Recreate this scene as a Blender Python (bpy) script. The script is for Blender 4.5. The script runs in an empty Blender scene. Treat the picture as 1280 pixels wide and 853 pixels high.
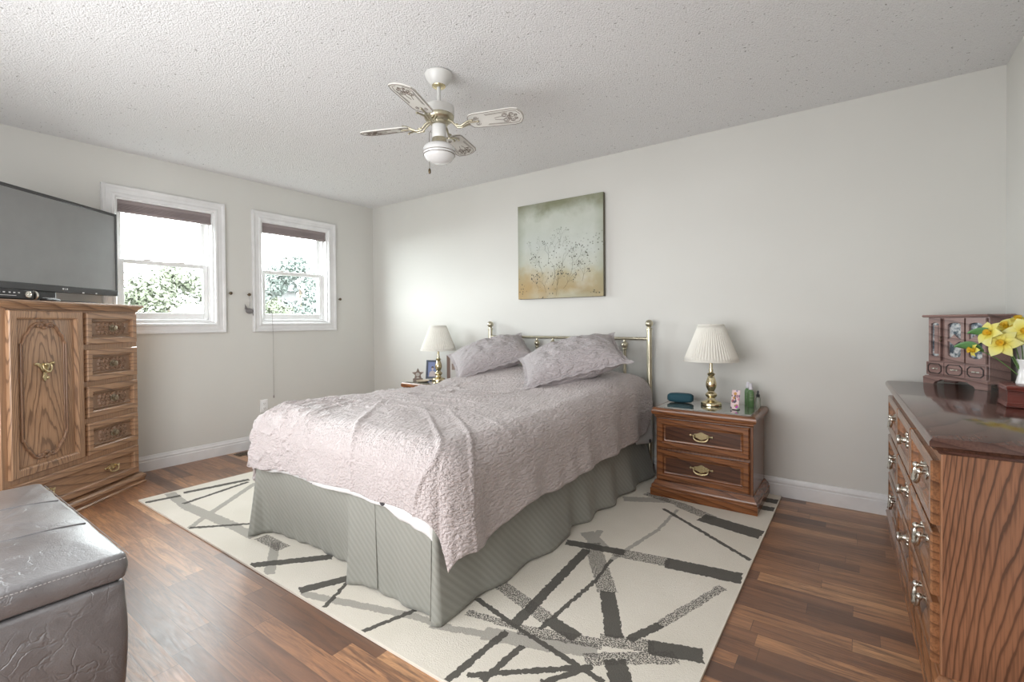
import bpy, math, random
from mathutils import Vector, Matrix, noise
from math import sin, cos, pi, radians, hypot, sqrt, floor as ifloor, atan2, exp

sc = bpy.context.scene
COL = sc.collection
R = radians

# ------------------------------------------------------------------ camera, world, lights, exposure
CAM = Vector((4.4862, -3.5116, 1.1332))
YAW, PITCH, ROLL, FPX = .6262, -.012, -.0078, 600.31
fw = Vector((-sin(YAW) * cos(PITCH), cos(YAW) * cos(PITCH), sin(PITCH)))
rt = Vector((cos(YAW), sin(YAW), 0))
up = rt.cross(fw)
r2 = rt * cos(ROLL) + up * sin(ROLL)
u2 = up * cos(ROLL) - rt * sin(ROLL)
cam = bpy.data.cameras.new('camera')
co = bpy.data.objects.new('camera', cam)
COL.objects.link(co)
mw = Matrix.Identity(4)
for i in range(3):
    mw[i][0] = r2[i]; mw[i][1] = u2[i]; mw[i][2] = -fw[i]; mw[i][3] = CAM[i]
co.matrix_world = mw
cam.sensor_width = 36
cam.lens = FPX / 1280 * 36
cam.shift_y = -16.07 / 1280
cam.clip_start = .05
sc.camera = co

SKY_STRENGTH = 22.0
FILL_WATTS = 64.0
EXPOSURE = 0.42
w = bpy.data.worlds.new('sky')
sc.world = w
w.use_nodes = True
bgn = w.node_tree.nodes['Background']
bgn.inputs[0].default_value = (.93, .97, 1, 1)
bgn.inputs[1].default_value = SKY_STRENGTH

def area(name, loc, rot, sx, sy, watts, color=(1, 1, 1), portal=False):
    l = bpy.data.lights.new(name, 'AREA')
    l.shape = 'RECTANGLE'; l.size = sx; l.size_y = sy; l.energy = watts; l.color = color
    if portal:
        l.cycles.is_portal = True
    o = bpy.data.objects.new(name, l)
    COL.objects.link(o)
    o.location = loc; o.rotation_euler = rot
    return o

area('window_portal', (-.17, -2.0, 1.62), (0, R(-90), 0), .96, .70, 1, portal=True)
area('window_portal', (-.17, -.92, 1.62), (0, R(-90), 0), .96, .70, 1, portal=True)
# added fill lamp behind the camera; the front wall has no window
area('front_fill_lamp', (2.7, -3.86, 1.15), (R(90), 0, 0), 2.8, 1.5, FILL_WATTS, (.98, .99, 1))

vs = sc.view_settings
vs.view_transform = 'Standard'; vs.look = 'None'; vs.gamma = 1; vs.exposure = EXPOSURE
vs.use_curve_mapping = False
sc.cycles.max_bounces = 14
sc.cycles.diffuse_bounces = 8
sc.cycles.glossy_bounces = 5
sc.cycles.transparent_max_bounces = 16
sc.cycles.caustics_reflective = False
sc.cycles.sample_clamp_indirect = 6

# ------------------------------------------------------------------ material helpers
class NT:
    def __init__(s, name):
        s.m = bpy.data.materials.new(name)
        s.m.use_nodes = True
        s.t = s.m.node_tree
        s.b = s.t.nodes['Principled BSDF']
    def n(s, typ, **kw):
        nd = s.t.nodes.new(typ)
        for k, v in kw.items():
            setattr(nd, k, v)
        return nd
    def put(s, sock, v):
        if isinstance(v, bpy.types.NodeSocket):
            s.t.links.new(v, sock)
        elif v is not None:
            if hasattr(sock.default_value, '__len__') and len(sock.default_value) == 4 and len(v) == 3:
                v = (*v, 1)
            sock.default_value = v
    def math(s, op, a, b=None, c=None):
        nd = s.n('ShaderNodeMath', operation=op)
        for i, v in enumerate((a, b, c)):
            if v is not None:
                s.put(nd.inputs[i], v)
        return nd.outputs[0]
    def vmath(s, op, a, b=None):
        nd = s.n('ShaderNodeVectorMath', operation=op)
        s.put(nd.inputs[0], a)
        if b is not None:
            s.put(nd.inputs[1], b)
        return nd.outputs['Value'] if op in ('DOT_PRODUCT', 'LENGTH', 'DISTANCE') else nd.outputs[0]
    def obj(s):
        return s.n('ShaderNodeTexCoord').outputs['Object']
    def mapping(s, vec, scale=(1, 1, 1), rot=(0, 0, 0), loc=(0, 0, 0)):
        nd = s.n('ShaderNodeMapping')
        s.put(nd.inputs['Vector'], vec)
        nd.inputs['Scale'].default_value = scale
        nd.inputs['Rotation'].default_value = rot
        nd.inputs['Location'].default_value = loc
        return nd.outputs[0]
    def noise(s, vec, scale=5, detail=3, rough=.5, dist=0, out=0):
        nd = s.n('ShaderNodeTexNoise')
        s.put(nd.inputs['Vector'], vec)
        nd.inputs['Scale'].default_value = scale
        nd.inputs['Detail'].default_value = detail
        nd.inputs['Roughness'].default_value = rough
        nd.inputs['Distortion'].default_value = dist
        return nd.outputs[out]
    def vor(s, vec, scale=5, feature='F1', out='Distance', rand=1):
        nd = s.n('ShaderNodeTexVoronoi', feature=feature)
        s.put(nd.inputs['Vector'], vec)
        nd.inputs['Scale'].default_value = scale
        nd.inputs['Randomness'].default_value = rand
        return nd.outputs[out]
    def ramp(s, fac, stops, interp='LINEAR'):
        nd = s.n('ShaderNodeValToRGB')
        s.put(nd.inputs[0], fac)
        cr = nd.color_ramp
        cr.interpolation = interp
        while len(cr.elements) < len(stops):
            cr.elements.new(.5)
        for e, (p, c) in zip(cr.elements, stops):
            e.position = p
            e.color = (*c, 1) if len(c) == 3 else c
        return nd.outputs[0]
    def mix(s, fac, a, b, blend='MIX'):
        nd = s.n('ShaderNodeMix', data_type='RGBA', blend_type=blend)
        s.put(nd.inputs[0], fac); s.put(nd.inputs[6], a); s.put(nd.inputs[7], b)
        return nd.outputs[2]
    def bump(s, h, strength=.3, dist=.01, normal=None):
        nd = s.n('ShaderNodeBump')
        nd.inputs['Strength'].default_value = strength
        nd.inputs['Distance'].default_value = dist
        s.put(nd.inputs['Height'], h)
        if normal is not None:
            s.put(nd.inputs['Normal'], normal)
        s.t.links.new(nd.outputs[0], s.b.inputs['Normal'])
        return nd.outputs[0]
    def set(s, **kw):
        names = dict(col='Base Color', rough='Roughness', metal='Metallic', spec='Specular IOR Level', coat='Coat Weight',
                     coatr='Coat Roughness', sheen='Sheen Weight', trans='Transmission Weight', ior='IOR', alpha='Alpha', subs='Subsurface Weight')
        for k, v in kw.items():
            s.put(s.b.inputs[names[k]], v)
        return s

MATS = {}
def plain(name, col, rough=.5, metal=0, bump=None, **kw):
    """small procedural material: a faint tonal mottling over the colour, and optional surface bump (scale, strength)"""
    if name in MATS:
        return MATS[name]
    t = NT(name)
    v = t.obj()
    f = t.noise(v, 9, 3)
    c = t.ramp(f, [(.3, tuple(x * .94 for x in col)), (.7, tuple(min(1, x * 1.05) for x in col))])
    t.set(col=c, rough=rough, metal=metal, **kw)
    if bump:
        t.bump(t.noise(v, bump[0], 3), bump[1], .004)
    MATS[name] = t.m
    return t.m

def wood(name, light, dark, axis='x', scale=9., rough=.3, coat=.25, pores=.55, warp=.5, along=.16, dark_at=.78):
    t = NT(name)
    v = t.obj()
    sx = [1., 1., 1.]
    sx['xyz'.index(axis)] = along
    if axis == 'x': sx[1] = .22
    m = t.mapping(v, tuple(sx), (.06, .05, .04), (.37, .11, .23))
    nz = t.noise(m, 3.2, 2, .5, 0, 1)
    m2 = t.vmath('ADD', m, t.vmath('MULTIPLY', t.vmath('SUBTRACT', nz, (.5, .5, .5)), (warp, warp, warp)))
    if axis == 'z':
        wv = t.n('ShaderNodeTexWave', wave_type='RINGS', wave_profile='SAW')
        wv.rings_direction = 'Z'
    else:
        wv = t.n('ShaderNodeTexWave', wave_type='BANDS', wave_profile='SAW')
        wv.bands_direction = 'DIAGONAL'
    t.put(wv.inputs['Vector'], m2 if axis == 'z' else t.vmath('ADD', m, t.vmath('MULTIPLY', t.vmath('SUBTRACT', nz, (.5, .5, .5)), (.12, .12, .12))))
    wv.inputs['Scale'].default_value = scale
    wv.inputs['Distortion'].default_value = 2.2 if axis == 'z' else 1.4
    wv.inputs['Detail'].default_value = 2
    wv.inputs['Detail Scale'].default_value = 1.6
    mid = tuple((a * .6 + b * .4) for a, b in zip(light, dark))
    c = t.ramp(wv.outputs[1], [(0, light), (dark_at * .55, light), (dark_at, mid), (.95, dark), (1, mid)])
    sp = [150., 150., 150.]
    sp['xyz'.index(axis)] = 5.
    pr = t.noise(t.mapping(v, tuple(sp)), 1, 2, .6)
    pf = t.ramp(pr, [(.46, (0, 0, 0)), (.62, (1, 1, 1))])
    c = t.mix(t.math('MULTIPLY', pf, pores), c, dark)
    big = t.noise(v, 2.2, 2)
    c = t.mix(.25, c, t.ramp(big, [(.3, tuple(x * .6 for x in light)), (.7, tuple(min(1, x * 1.25) for x in light))]))
    t.set(col=c, rough=rough, coat=coat, coatr=.12)
    t.bump(pr, .12, .002)
    return t.m

def cathedral(name, light, dark, u_axis, u0, a=1., b=.075, step=.0062, rough=.3, coat=.3, nz=.022):
    """plain-sawn board: nested arches about a centre line, straight grain toward the edges"""
    t = NT(name); v = t.obj()
    sep = t.n('ShaderNodeSeparateXYZ'); t.put(sep.inputs[0], v)
    u = t.math('SUBTRACT', sep.outputs['xyz'.index(u_axis)], u0); z = sep.outputs[2]
    wz = [9., 9., 1.6]
    n1 = t.math('SUBTRACT', t.noise(t.mapping(v, tuple(wz)), 1, 2, .5), .5)
    n2 = t.math('SUBTRACT', t.noise(t.mapping(v, (60, 60, 9)), 1, 2, .6), .5)
    F = t.math('ADD', t.math('MULTIPLY', t.math('MULTIPLY', u, u), a), t.math('MULTIPLY', z, b))
    F = t.math('ADD', F, t.math('ADD', t.math('MULTIPLY', n1, nz), t.math('MULTIPLY', n2, .0022)))
    q = t.math('FRACT', t.math('DIVIDE', F, step))
    mid = tuple(x * .72 + y * .28 for x, y in zip(light, dark))
    c = t.ramp(q, [(0, mid), (.12, light), (.50, light), (.72, mid), (.83, dark), (.95, dark), (1, mid)])
    pr = t.noise(t.mapping(v, (190, 190, 6)), 1, 2, .6)
    c = t.mix(t.math('MULTIPLY', t.ramp(pr, [(.47, (0, 0, 0)), (.62, (1, 1, 1))]), .5), c, dark)
    c = t.mix(.3, c, t.ramp(t.noise(v, 3, 2), [(.3, tuple(x * .6 for x in light)), (.7, tuple(min(1, x * 1.3) for x in light))]))
    t.set(col=c, rough=rough, coat=coat, coatr=.12)
    t.bump(pr, .12, .002)
    return t.m

# setting materials
def m_wall():
    t = NT('wall_paint'); v = t.obj()
    c = t.ramp(t.noise(v, 1.3, 2), [(.3, (.625, .62, .59)), (.7, (.65, .645, .615))])
    t.set(col=c, rough=.55, spec=.3)
    t.bump(t.noise(v, 160, 2), .06, .002)
    return t.m
def m_ceiling():
    t = NT('popcorn_ceiling'); v = t.obj()
    h = t.math('SUBTRACT', t.noise(v, 190, 3, .7), t.math('MULTIPLY', t.vor(v, 125), .7))
    sp = t.ramp(t.noise(v, 62, 2, .6), [(.27, (.34, .33, .32)), (.325, (.82, .82, .825))])
    t.set(col=sp, rough=.95, spec=.1)
    t.bump(h, .8, .0075)
    return t.m
def m_floor():
    t = NT('laminate_planks'); v = t.obj()
    sep = t.n('ShaderNodeSeparateXYZ'); t.put(sep.inputs[0], v)
    x, y = sep.outputs[0], sep.outputs[1]
    ry = t.math('DIVIDE', y, .080)
    row = t.math('FLOOR', ry)
    w1 = t.n('ShaderNodeTexWhiteNoise', noise_dimensions='1D'); t.put(w1.inputs['W'], row)
    xx = t.math('ADD', t.math('DIVIDE', x, .62), t.math('MULTIPLY', w1.outputs[0], 7.3))
    colm = t.math('FLOOR', xx)
    cmb = t.n('ShaderNodeCombineXYZ'); t.put(cmb.inputs[0], row); t.put(cmb.inputs[1], colm)
    w2 = t.n('ShaderNodeTexWhiteNoise', noise_dimensions='2D'); t.put(w2.inputs['Vector'], cmb.outputs[0])
    ident = w2.outputs[0]
    base = t.ramp(ident, [(0, (.105, .043, .020)), (.3, (.23, .10, .045)), (.6, (.36, .165, .072)), (.85, (.50, .245, .11)), (1, (.62, .33, .155))])
    off = t.vmath('MULTIPLY', w2.outputs[1], (9, 9, 9))
    gv = t.vmath('ADD', t.mapping(v, (2.2, 26, 1)), off)
    g = t.noise(gv, 1.6, 5, .7, 1.4)
    c = t.mix(t.ramp(g, [(.36, (.8, .8, .8)), (.62, (0, 0, 0))]), base, (.085, .038, .023))
    c = t.mix(t.ramp(t.noise(gv, .5, 2), [(.5, (0, 0, 0)), (.75, (.5, .5, .5))]), c, (.36, .17, .085))
    fy = t.math('FRACT', ry)
    gap = t.math('LESS_THAN', fy, .03)
    fx = t.math('FRACT', xx)
    gap = t.math('MAXIMUM', gap, t.math('LESS_THAN', fx, .004))
    c = t.mix(t.math('MULTIPLY', gap, .55), c, (.03, .014, .01))
    rg = t.ramp(t.noise(t.mapping(v, (6, 60, 1)), 2, 3), [(.3, (.36, .36, .36)), (.7, (.46, .46, .46))])
    t.set(col=c, rough=rg, spec=.7, coat=.58, coatr=.5)
    t.b.inputs['Coat IOR'].default_value = 1.6
    t.bump(t.math('SUBTRACT', t.math('MULTIPLY', t.noise(t.mapping(v, (8, 150, 1)), 1, 2), .5), gap), .10, .002)
    return t.m
def fabric(name, col, scale=900, strength=.2, rough=.9, sheen=.2):
    t = NT(name); v = t.obj()
    c = t.ramp(t.noise(v, 4, 3), [(.3, tuple(x * .93 for x in col)), (.7, tuple(min(1, x * 1.05) for x in col))])
    t.set(col=c, rough=rough, sheen=sheen, spec=.2)
    t.bump(t.noise(v, scale, 2), strength, .002)
    return t.m
def m_seersucker(name, col, grain, strength):
    """puckered rows of short crimps"""
    t = NT(name); v = t.obj()
    c = t.ramp(t.noise(v, 3, 3), [(.3, tuple(x * .95 for x in col)), (.7, tuple(min(1, x * 1.04) for x in col))])
    t.set(col=c, rough=.62, sheen=.25, spec=.3)
    dv = t.vmath('ADD', v, t.vmath('MULTIPLY', t.noise(v, 7, 2, out=1), (.02, .02, .02)))
    cr = t.ramp(t.noise(t.mapping(dv, grain), 1, 2, .55), [(.38, (0, 0, 0)), (.60, (1, 1, 1))])
    big = t.noise(t.mapping(dv, tuple(g * .3 for g in grain)), 1, 2, .5)
    h = t.math('ADD', t.math('MULTIPLY', cr, .6), t.math('MULTIPLY', big, 1.2))
    t.bump(h, strength, .016)
    return t.m
def m_skirt():
    t = NT('sage_bedskirt_cloth'); v = t.obj()
    wv = t.n('ShaderNodeTexWave', wave_type='BANDS'); wv.bands_direction = 'DIAGONAL'
    t.put(wv.inputs['Vector'], t.mapping(v, (1, 1, 1.1)))
    wv.inputs['Scale'].default_value = 17
    c = t.ramp(wv.outputs[1], [(.2, (.262, .264, .236)), (.8, (.288, .290, .262))])
    t.set(col=c, rough=.75, sheen=.15, spec=.25)
    t.bump(t.math('ADD', wv.outputs[1], t.math('MULTIPLY', t.noise(v, 300, 2), .5)), .3, .003)
    return t.m
def m_leather():
    t = NT('dark_bonded_leather'); v = t.obj()
    n = t.noise(v, 7, 5, .62, .6)
    c = t.ramp(n, [(.3, (.085, .081, .084)), (.7, (.14, .135, .138))])
    wr = t.vor(t.vmath('ADD', v, t.vmath('MULTIPLY', t.noise(v, 9, 4, out=1), (.16, .16, .16))), 17, 'DISTANCE_TO_EDGE')
    crease = t.ramp(wr, [(0, (0, 0, 0)), (.06, (1, 1, 1))])
    sel = t.ramp(t.noise(v, 6, 2), [(.48, (0, 0, 0)), (.68, (1, 1, 1))])
    h = t.math('ADD', t.math('MULTIPLY', t.math('MULTIPLY', crease, sel), .35), t.math('ADD', n, t.math('MULTIPLY', t.noise(v, 260, 2), .15)))
    t.set(col=c, rough=t.ramp(n, [(.3, (.34, .34, .34)), (.7, (.48, .48, .48))]), spec=1., coat=.6, coatr=.30)
    t.bump(h, .48, .012)
    return t.m
def m_brass(name='aged_brass', col=(.62, .53, .33), rough=.22):
    t = NT(name); v = t.obj()
    f = t.noise(v, 14, 4, .6)
    c = t.ramp(f, [(.3, tuple(x * .78 for x in col)), (.65, tuple(min(1, x * 1.1) for x in col))])
    t.set(col=c, metal=1, rough=t.ramp(f, [(.3, (rough + .1,) * 3), (.7, (rough,) * 3)]))
    return t.m

M_WALL, M_CEIL, M_FLOOR = m_wall(), m_ceiling(), m_floor()
M_TRIM = plain('white_trim_paint', (.73, .73, .735), .35)
M_VINYL = plain('white_vinyl', (.82, .82, .82), .3)
M_DUVET = m_seersucker('mauve_seersucker', (.515, .455, .45), (100, 32, 100), .68)
M_SHAM = m_seersucker('mauve_sham', (.43, .392, .402), (34, 95, 60), .72)
M_SKIRT = m_skirt()
M_LEATHER = m_leather()
M_BRASS = m_brass()
M_POST = m_brass('tarnished_brass', (.56, .52, .40), .26)
M_PULL = m_brass('antique_brass_pull', (.56, .46, .27), .24)
M_NICKEL = m_brass('antique_nickel_pull', (.66, .63, .57), .22)
M_KNOB = m_brass('dull_bronze_knob', (.34, .28, .20), .3)
M_DARKBRASS = m_brass('dark_bronze', (.16, .12, .08), .35)
OAK_L, OAK_D = (.42, .25, .145), (.10, .048, .027)
M_CH_Z = wood('chest_oak_upright', OAK_L, (.26, .145, .085), 'z', 15, .33, .2, .5, .26)
M_CH_X = wood('chest_oak_level', OAK_L, OAK_D, 'x', 18, .33, .2, .45)
M_CARVE = plain('carved_oak', (.27, .165, .105), .32, 0, (60, .2))
NS_L, NS_D = (.25, .092, .031), (.038, .013, .007)
M_NS_X = wood('stained_oak_level', NS_L, NS_D, 'x', 18, .27, .2, .5)
M_NS_Z = wood('stained_oak_upright', (.20, .078, .032), (.10, .036, .016), 'z', 18, .25, .4, .5, .2)
M_NS_DK = wood('stained_oak_dark', (.10, .036, .017), (.025, .010, .006), 'x', 18, .25, .4, .5)
M_DR_SIDE = cathedral('dresser_oak_side', (.30, .135, .072), (.030, .012, .008), 'y', .25, 1., .05, .0060)
M_DR_Z = wood('dresser_oak_frame', (.34, .16, .08), (.22, .10, .05), 'z', 18, .3, .3, .5, .2)
M_CH_DOOR = cathedral('chest_oak_door', OAK_L, OAK_D, 'x', -.235, 1., .030, .0040, .33, .2)
M_DR_X = wood('dresser_oak_front', (.32, .145, .066), (.06, .025, .014), 'x', 18, .25, .4, .5)
M_DR_TOP = wood('dresser_oak_top', (.115, .056, .042), (.045, .020, .016), 'x', 20, .14, .35, .4)
M_JEWEL = wood('jewelry_box_walnut', (.30, .185, .165), (.10, .055, .048), 'x', 14, .3, .4, .3)
M_CHERRY = wood('cherry_box_wood', (.17, .035, .024), (.05, .010, .008), 'x', 10, .22, .5, .3)
M_BLACK = plain('black_plastic', (.018, .018, .02), .35)
M_SCREEN = plain('tv_screen_glass', (.20, .20, .20), .36, 0, None, spec=1.)
M_BEZEL = plain('tv_bezel', (.05, .05, .052), .25)
M_SHADE = fabric('pleated_shade_cloth', (.78, .76, .70), 700, .1, .85, .1)
M_GLASS = plain('clear_glass', (.97, .98, .98), .0, 0, None, trans=1., ior=1.45)
M_WHITE = plain('white_enamel', (.66, .66, .64), .3)

# ------------------------------------------------------------------ mesh helpers
def empty(name, loc=(0, 0, 0), rz=0, label=None, cat=None, group=None):
    o = bpy.data.objects.new(name, None)
    COL.objects.link(o)
    o.location = loc
    o.rotation_euler = (0, 0, rz)
    o.empty_display_size = .1
    return tag(o, label, cat, group)

def tag(o, label=None, cat=None, group=None, kind=None):
    for k, v in (('label', label), ('category', cat), ('group', group), ('kind', kind)):
        if v:
            o[k] = v
    return o

def copy_tree(o, parent=None):
    c = o.copy()
    COL.objects.link(c)
    c.parent = parent
    for ch in list(o.children):
        copy_tree(ch, c)
    return c

class MB:
    """collects geometry for ONE mesh object"""
    def __init__(s, T=None):
        s.v = []; s.f = []; s.mi = []; s.T = T; s.cur = 0
    def add(s, vs_, fs, T=None):
        b = len(s.v)
        for p in vs_:
            p = Vector(p)
            if T is not None: p = T @ p
            if s.T is not None: p = s.T @ p
            s.v.append(p)
        for f in fs:
            s.f.append([b + i for i in f]); s.mi.append(s.cur)
        return s
    def box(s, x0, x1, y0, y1, z0, z1, T=None):
        vs_ = [(x, y, z) for x in (x0, x1) for y in (y0, y1) for z in (z0, z1)]
        return s.add(vs_, [(0, 1, 3, 2), (4, 6, 7, 5), (0, 4, 5, 1), (2, 3, 7, 6), (0, 2, 6, 4), (1, 5, 7, 3)], T)
    def loft(s, rings, closed=True, caps=(True, True), T=None):
        n = len(rings[0]); vs_ = [p for r in rings for p in r]; fs = []
        for k in range(len(rings) - 1):
            for i in range(n if closed else n - 1):
                j = (i + 1) % n
                fs.append((k * n + i, k * n + j, (k + 1) * n + j, (k + 1) * n + i))
        if caps[0]: fs.append(tuple(range(n - 1, -1, -1)))
        if caps[1]: fs.append(tuple((len(rings) - 1) * n + i for i in range(n)))
        return s.add(vs_, fs, T)
    def rect_loft(s, x0, x1, y0, y1, prof, T=None):
        """prof: (outset, z) pairs around a rectangle, bottom to top"""
        rings = [[(x0 - o, y0 - o, z), (x1 + o, y0 - o, z), (x1 + o, y1 + o, z), (x0 - o, y1 + o, z)] for o, z in prof]
        return s.loft(rings, T=T)
    def panel(s, x0, x1, z0, z1, prof, y=0, T=None):
        """face toward -Y with stepped mouldings; prof: (inset, depth toward -Y)"""
        rings = [[(x0 + i, y - d, z0 + i), (x1 - i, y - d, z0 + i), (x1 - i, y - d, z1 - i), (x0 + i, y - d, z1 - i)] for i, d in prof]
        return s.loft(rings, caps=(False, True), T=T)
    def lathe(s, prof, seg=24, T=None, caps=(True, True), wob=None):
        rings = []
        for r, z in prof:
            rings.append([(r * (wob(i) if wob else 1) * cos(2 * pi * i / seg), r * (wob(i) if wob else 1) * sin(2 * pi * i / seg), z) for i in range(seg)])
        return s.loft(rings, caps=caps, T=T)
    def tube(s, pts, r, seg=8, T=None, caps=(True, True), flat=1.):
        pts = [Vector(p) for p in pts]; rings = []
        rr = r if hasattr(r, '__len__') else [r] * len(pts)
        d0 = (pts[1] - pts[0]).normalized()
        a = Vector((0, 0, 1)) if abs(d0.z) < .9 else Vector((1, 0, 0))
        u = d0.cross(a).normalized()
        for i, p in enumerate(pts):
            d = (pts[min(i + 1, len(pts) - 1)] - pts[max(i - 1, 0)])
            if d.length < 1e-9: d = d0.copy()
            d.normalize()
            u = (u - d * u.dot(d)).normalized(); v_ = d.cross(u)
            rings.append([p + (u * cos(2 * pi * k / seg) + v_ * sin(2 * pi * k / seg) * flat) * rr[i] for k in range(seg)])
        return s.loft(rings, caps=caps, T=T)
    def ball(s, c, r, seg=16, ring=10, sc_=(1, 1, 1), T=None):
        prof = []
        rings = []
        for k in range(ring + 1):
            th = pi * k / ring
            rr = max(sin(th), 1e-3) * r
            rings.append([(c[0] + rr * cos(2 * pi * i / seg) * sc_[0], c[1] + rr * sin(2 * pi * i / seg) * sc_[1], c[2] - r * cos(th) * sc_[2]) for i in range(seg)])
        return s.loft(rings, T=T)
    def extrude(s, outline, y0, y1, T=None):
        """outline in XZ, extruded along Y from y0 (front) to y1"""
        n = len(outline)
        vs_ = [(x, y0, z) for x, z in outline] + [(x, y1, z) for x, z in outline]
        fs = [tuple(range(n)), tuple(range(2 * n - 1, n - 1, -1))] + [(i, n + i, n + (i + 1) % n, (i + 1) % n) for i in range(n)]
        return s.add(vs_, fs, T)
    def grid(s, fn, nu, nv, T=None):
        vs_ = [fn(i / nu, j / nv) for j in range(nv + 1) for i in range(nu + 1)]
        fs = [(j * (nu + 1) + i, j * (nu + 1) + i + 1, (j + 1) * (nu + 1) + i + 1, (j + 1) * (nu + 1) + i) for j in range(nv) for i in range(nu)]
        return s.add(vs_, fs, T)
    def build(s, name, mat, parent=None, smooth=None, bevel=0, label=None, solid=0, fix=True):
        me = bpy.data.meshes.new(name)
        me.from_pydata([tuple(p) for p in s.v], [], s.f)
        mats = mat if isinstance(mat, (list, tuple)) else [mat]
        for m in mats: me.materials.append(m)
        if len(mats) > 1:
            me.polygons.foreach_set('material_index', s.mi)
        me.validate()
        if fix:
            import bmesh
            b = bmesh.new(); b.from_mesh(me)
            bmesh.ops.recalc_face_normals(b, faces=b.faces)
            b.to_mesh(me); b.free()
        if smooth is not None:
            me.polygons.foreach_set('use_smooth', [True] * len(me.polygons))
            if smooth < 180: me.set_sharp_from_angle(angle=R(smooth))
        me.update()
        o = bpy.data.objects.new(name, me)
        COL.objects.link(o)
        o.parent = parent
        if label: o['label'] = label
        if solid:
            q = o.modifiers.new('thick', 'SOLIDIFY'); q.thickness = solid; q.offset = -1
        if bevel:
            q = o.modifiers.new('bevel', 'BEVEL'); q.width = bevel; q.segments = 2; q.limit_method = 'ANGLE'; q.angle_limit = R(40)
        return o

def struct(o):
    o['kind'] = 'structure'
    return o
def T_(x=0, y=0, z=0): return Matrix.Translation((x, y, z))
def RX(a): return Matrix.Rotation(a, 4, 'X')
def RY(a): return Matrix.Rotation(a, 4, 'Y')
def RZ(a): return Matrix.Rotation(a, 4, 'Z')
def sstep(a, b, x):
    t = min(1, max(0, (x - a) / (b - a)))
    return t * t * (3 - 2 * t)
def interp(pts, x):
    if x <= pts[0][0]: return pts[0][1]
    for (a, b), (c, d) in zip(pts[:-1], pts[1:]):
        if x <= c:
            t = (x - a) / (c - a); t = t * t * (3 - 2 * t)
            return b + (d - b) * t
    return pts[-1][1]

# ------------------------------------------------------------------ the room
RW, RH, RF = 5.10, 2.44, -3.9        # right wall x, ceiling height, front wall y
struct(MB().box(-.16, RW + .12, RF - .12, .12, -.1, 0).build('floor', M_FLOOR))
struct(MB().box(-.16, RW + .12, RF - .12, .12, RH, RH + .1).build('ceiling', M_CEIL))
struct(MB().box(-.16, RW + .12, 0, .12, 0, RH).build('wall_back', M_WALL))
struct(MB().box(RW, RW + .12, RF, 0, 0, RH).build('wall_right', M_WALL))
struct(MB().box(-.16, RW + .12, RF - .12, RF, 0, RH).build('wall_front', M_WALL))
WIN = [(-2.335, -1.665), (-1.262, -.578)]
WZ0, WZ1 = 1.150, 2.092
b = MB()
ys = [RF, WIN[0][0], WIN[0][1], WIN[1][0], WIN[1][1], 0]
for k in range(5):
    if k in (1, 3):
        b.box(-.16, 0, ys[k], ys[k + 1], 0, WZ0); b.box(-.16, 0, ys[k], ys[k + 1], WZ1, RH)
    else:
        b.box(-.16, 0, ys[k], ys[k + 1], 0, RH)
struct(b.build('wall_left', M_WALL))
BP = [(0, 0), (.017, 0), (.017, .075), (.013, .080), (.015, .092), (.009, .104), (.006, .116), (0, .118)]
def skirting(name, rings):
    struct(MB().loft(rings).build(name, M_TRIM))
skirting('baseboard_left', [[(d, y, z) for d, z in BP] for y in (RF, 0)])
skirting('baseboard_back', [[(x, -d, z) for d, z in BP] for x in (0, RW)])
skirting('baseboard_right', [[(RW - d, y, z) for d, z in BP] for y in (RF, 0)])

def window(name, y0, y1):
    root = empty(name); struct(root)
    z0, z1 = WZ0, WZ1
    # stepped casing, mitred
    rings = []
    for o, d in [(.086, 0), (.086, .024), (.080, .030), (.066, .026), (.058, .020), (.030, .018), (.022, .024), (.008, .022), (0, .014), (0, 0)]:
        rings.append([(d, y0 - o, z0 - o), (d, y1 + o, z0 - o), (d, y1 + o, z1 + o), (d, y0 - o, z1 + o)])
    struct(MB().loft(rings, caps=(False, False)).build('window_casing', M_TRIM, root))
    # jamb liner filling the reveal
    b = MB()
    rings = [[(x, y0 + i, z0 + i), (x, y1 - i, z0 + i), (x, y1 - i, z1 - i), (x, y0 + i, z1 - i)]
             for x, i in [(0, 0), (0, .012), (-.05, .012), (-.05, .026), (-.09, .026), (-.09, .034), (-.155, .034), (-.155, 0)]]
    b.loft(rings, caps=(False, False))
    struct(b.build('window_frame', M_VINYL, root))
    zm = 1.628
    ya, yb = y0 + .027, y1 - .027
    def sash(x, za, zb, wid, bot, top):
        b = MB()
        b.box(x - .016, x + .016, ya, ya + wid, za, zb).box(x - .016, x + .016, yb - wid, yb, za, zb)
        b.box(x - .016, x + .016, ya + wid, yb - wid, za, za + bot).box(x - .016, x + .016, ya + wid, yb - wid, zb - top, zb)
        s = struct(b.build('sash', M_VINYL, root, bevel=.004))
        struct(MB().box(x - .003, x + .003, ya + wid - .002, yb - wid + .002, za + bot - .002, zb - top + .002).build('pane', M_PANE, s))
        return s
    sash(-.115, zm - .012, z1 - .036, .034, .032, .04)
    lo = sash(-.072, z0 + .030, zm + .016, .036, .052, .034)
    b = MB()
    for fy in (.30, .68):                                   # sash locks on the meeting rail
        yy = ya + (yb - ya) * fy
        b.ball((-.066, yy, zm + .018), .014, 12, 6, (1, 1.9, .6))
        b.box(-.07, -.05, yy - .006, yy + .03, zm + .018, zm + .026)
    struct(b.build('sash_lock', M_VINYL, lo, 60))
    return root
tp = NT('window_pane_glass')
v_ = tp.obj()
mixs = tp.n('ShaderNodeMixShader'); tr = tp.n('ShaderNodeBsdfTransparent'); gl = tp.n('ShaderNodeBsdfGlossy')
gl.inputs['Roughness'].default_value = .02
tr.inputs[0].default_value = (.95, .97, .96, 1)
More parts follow.
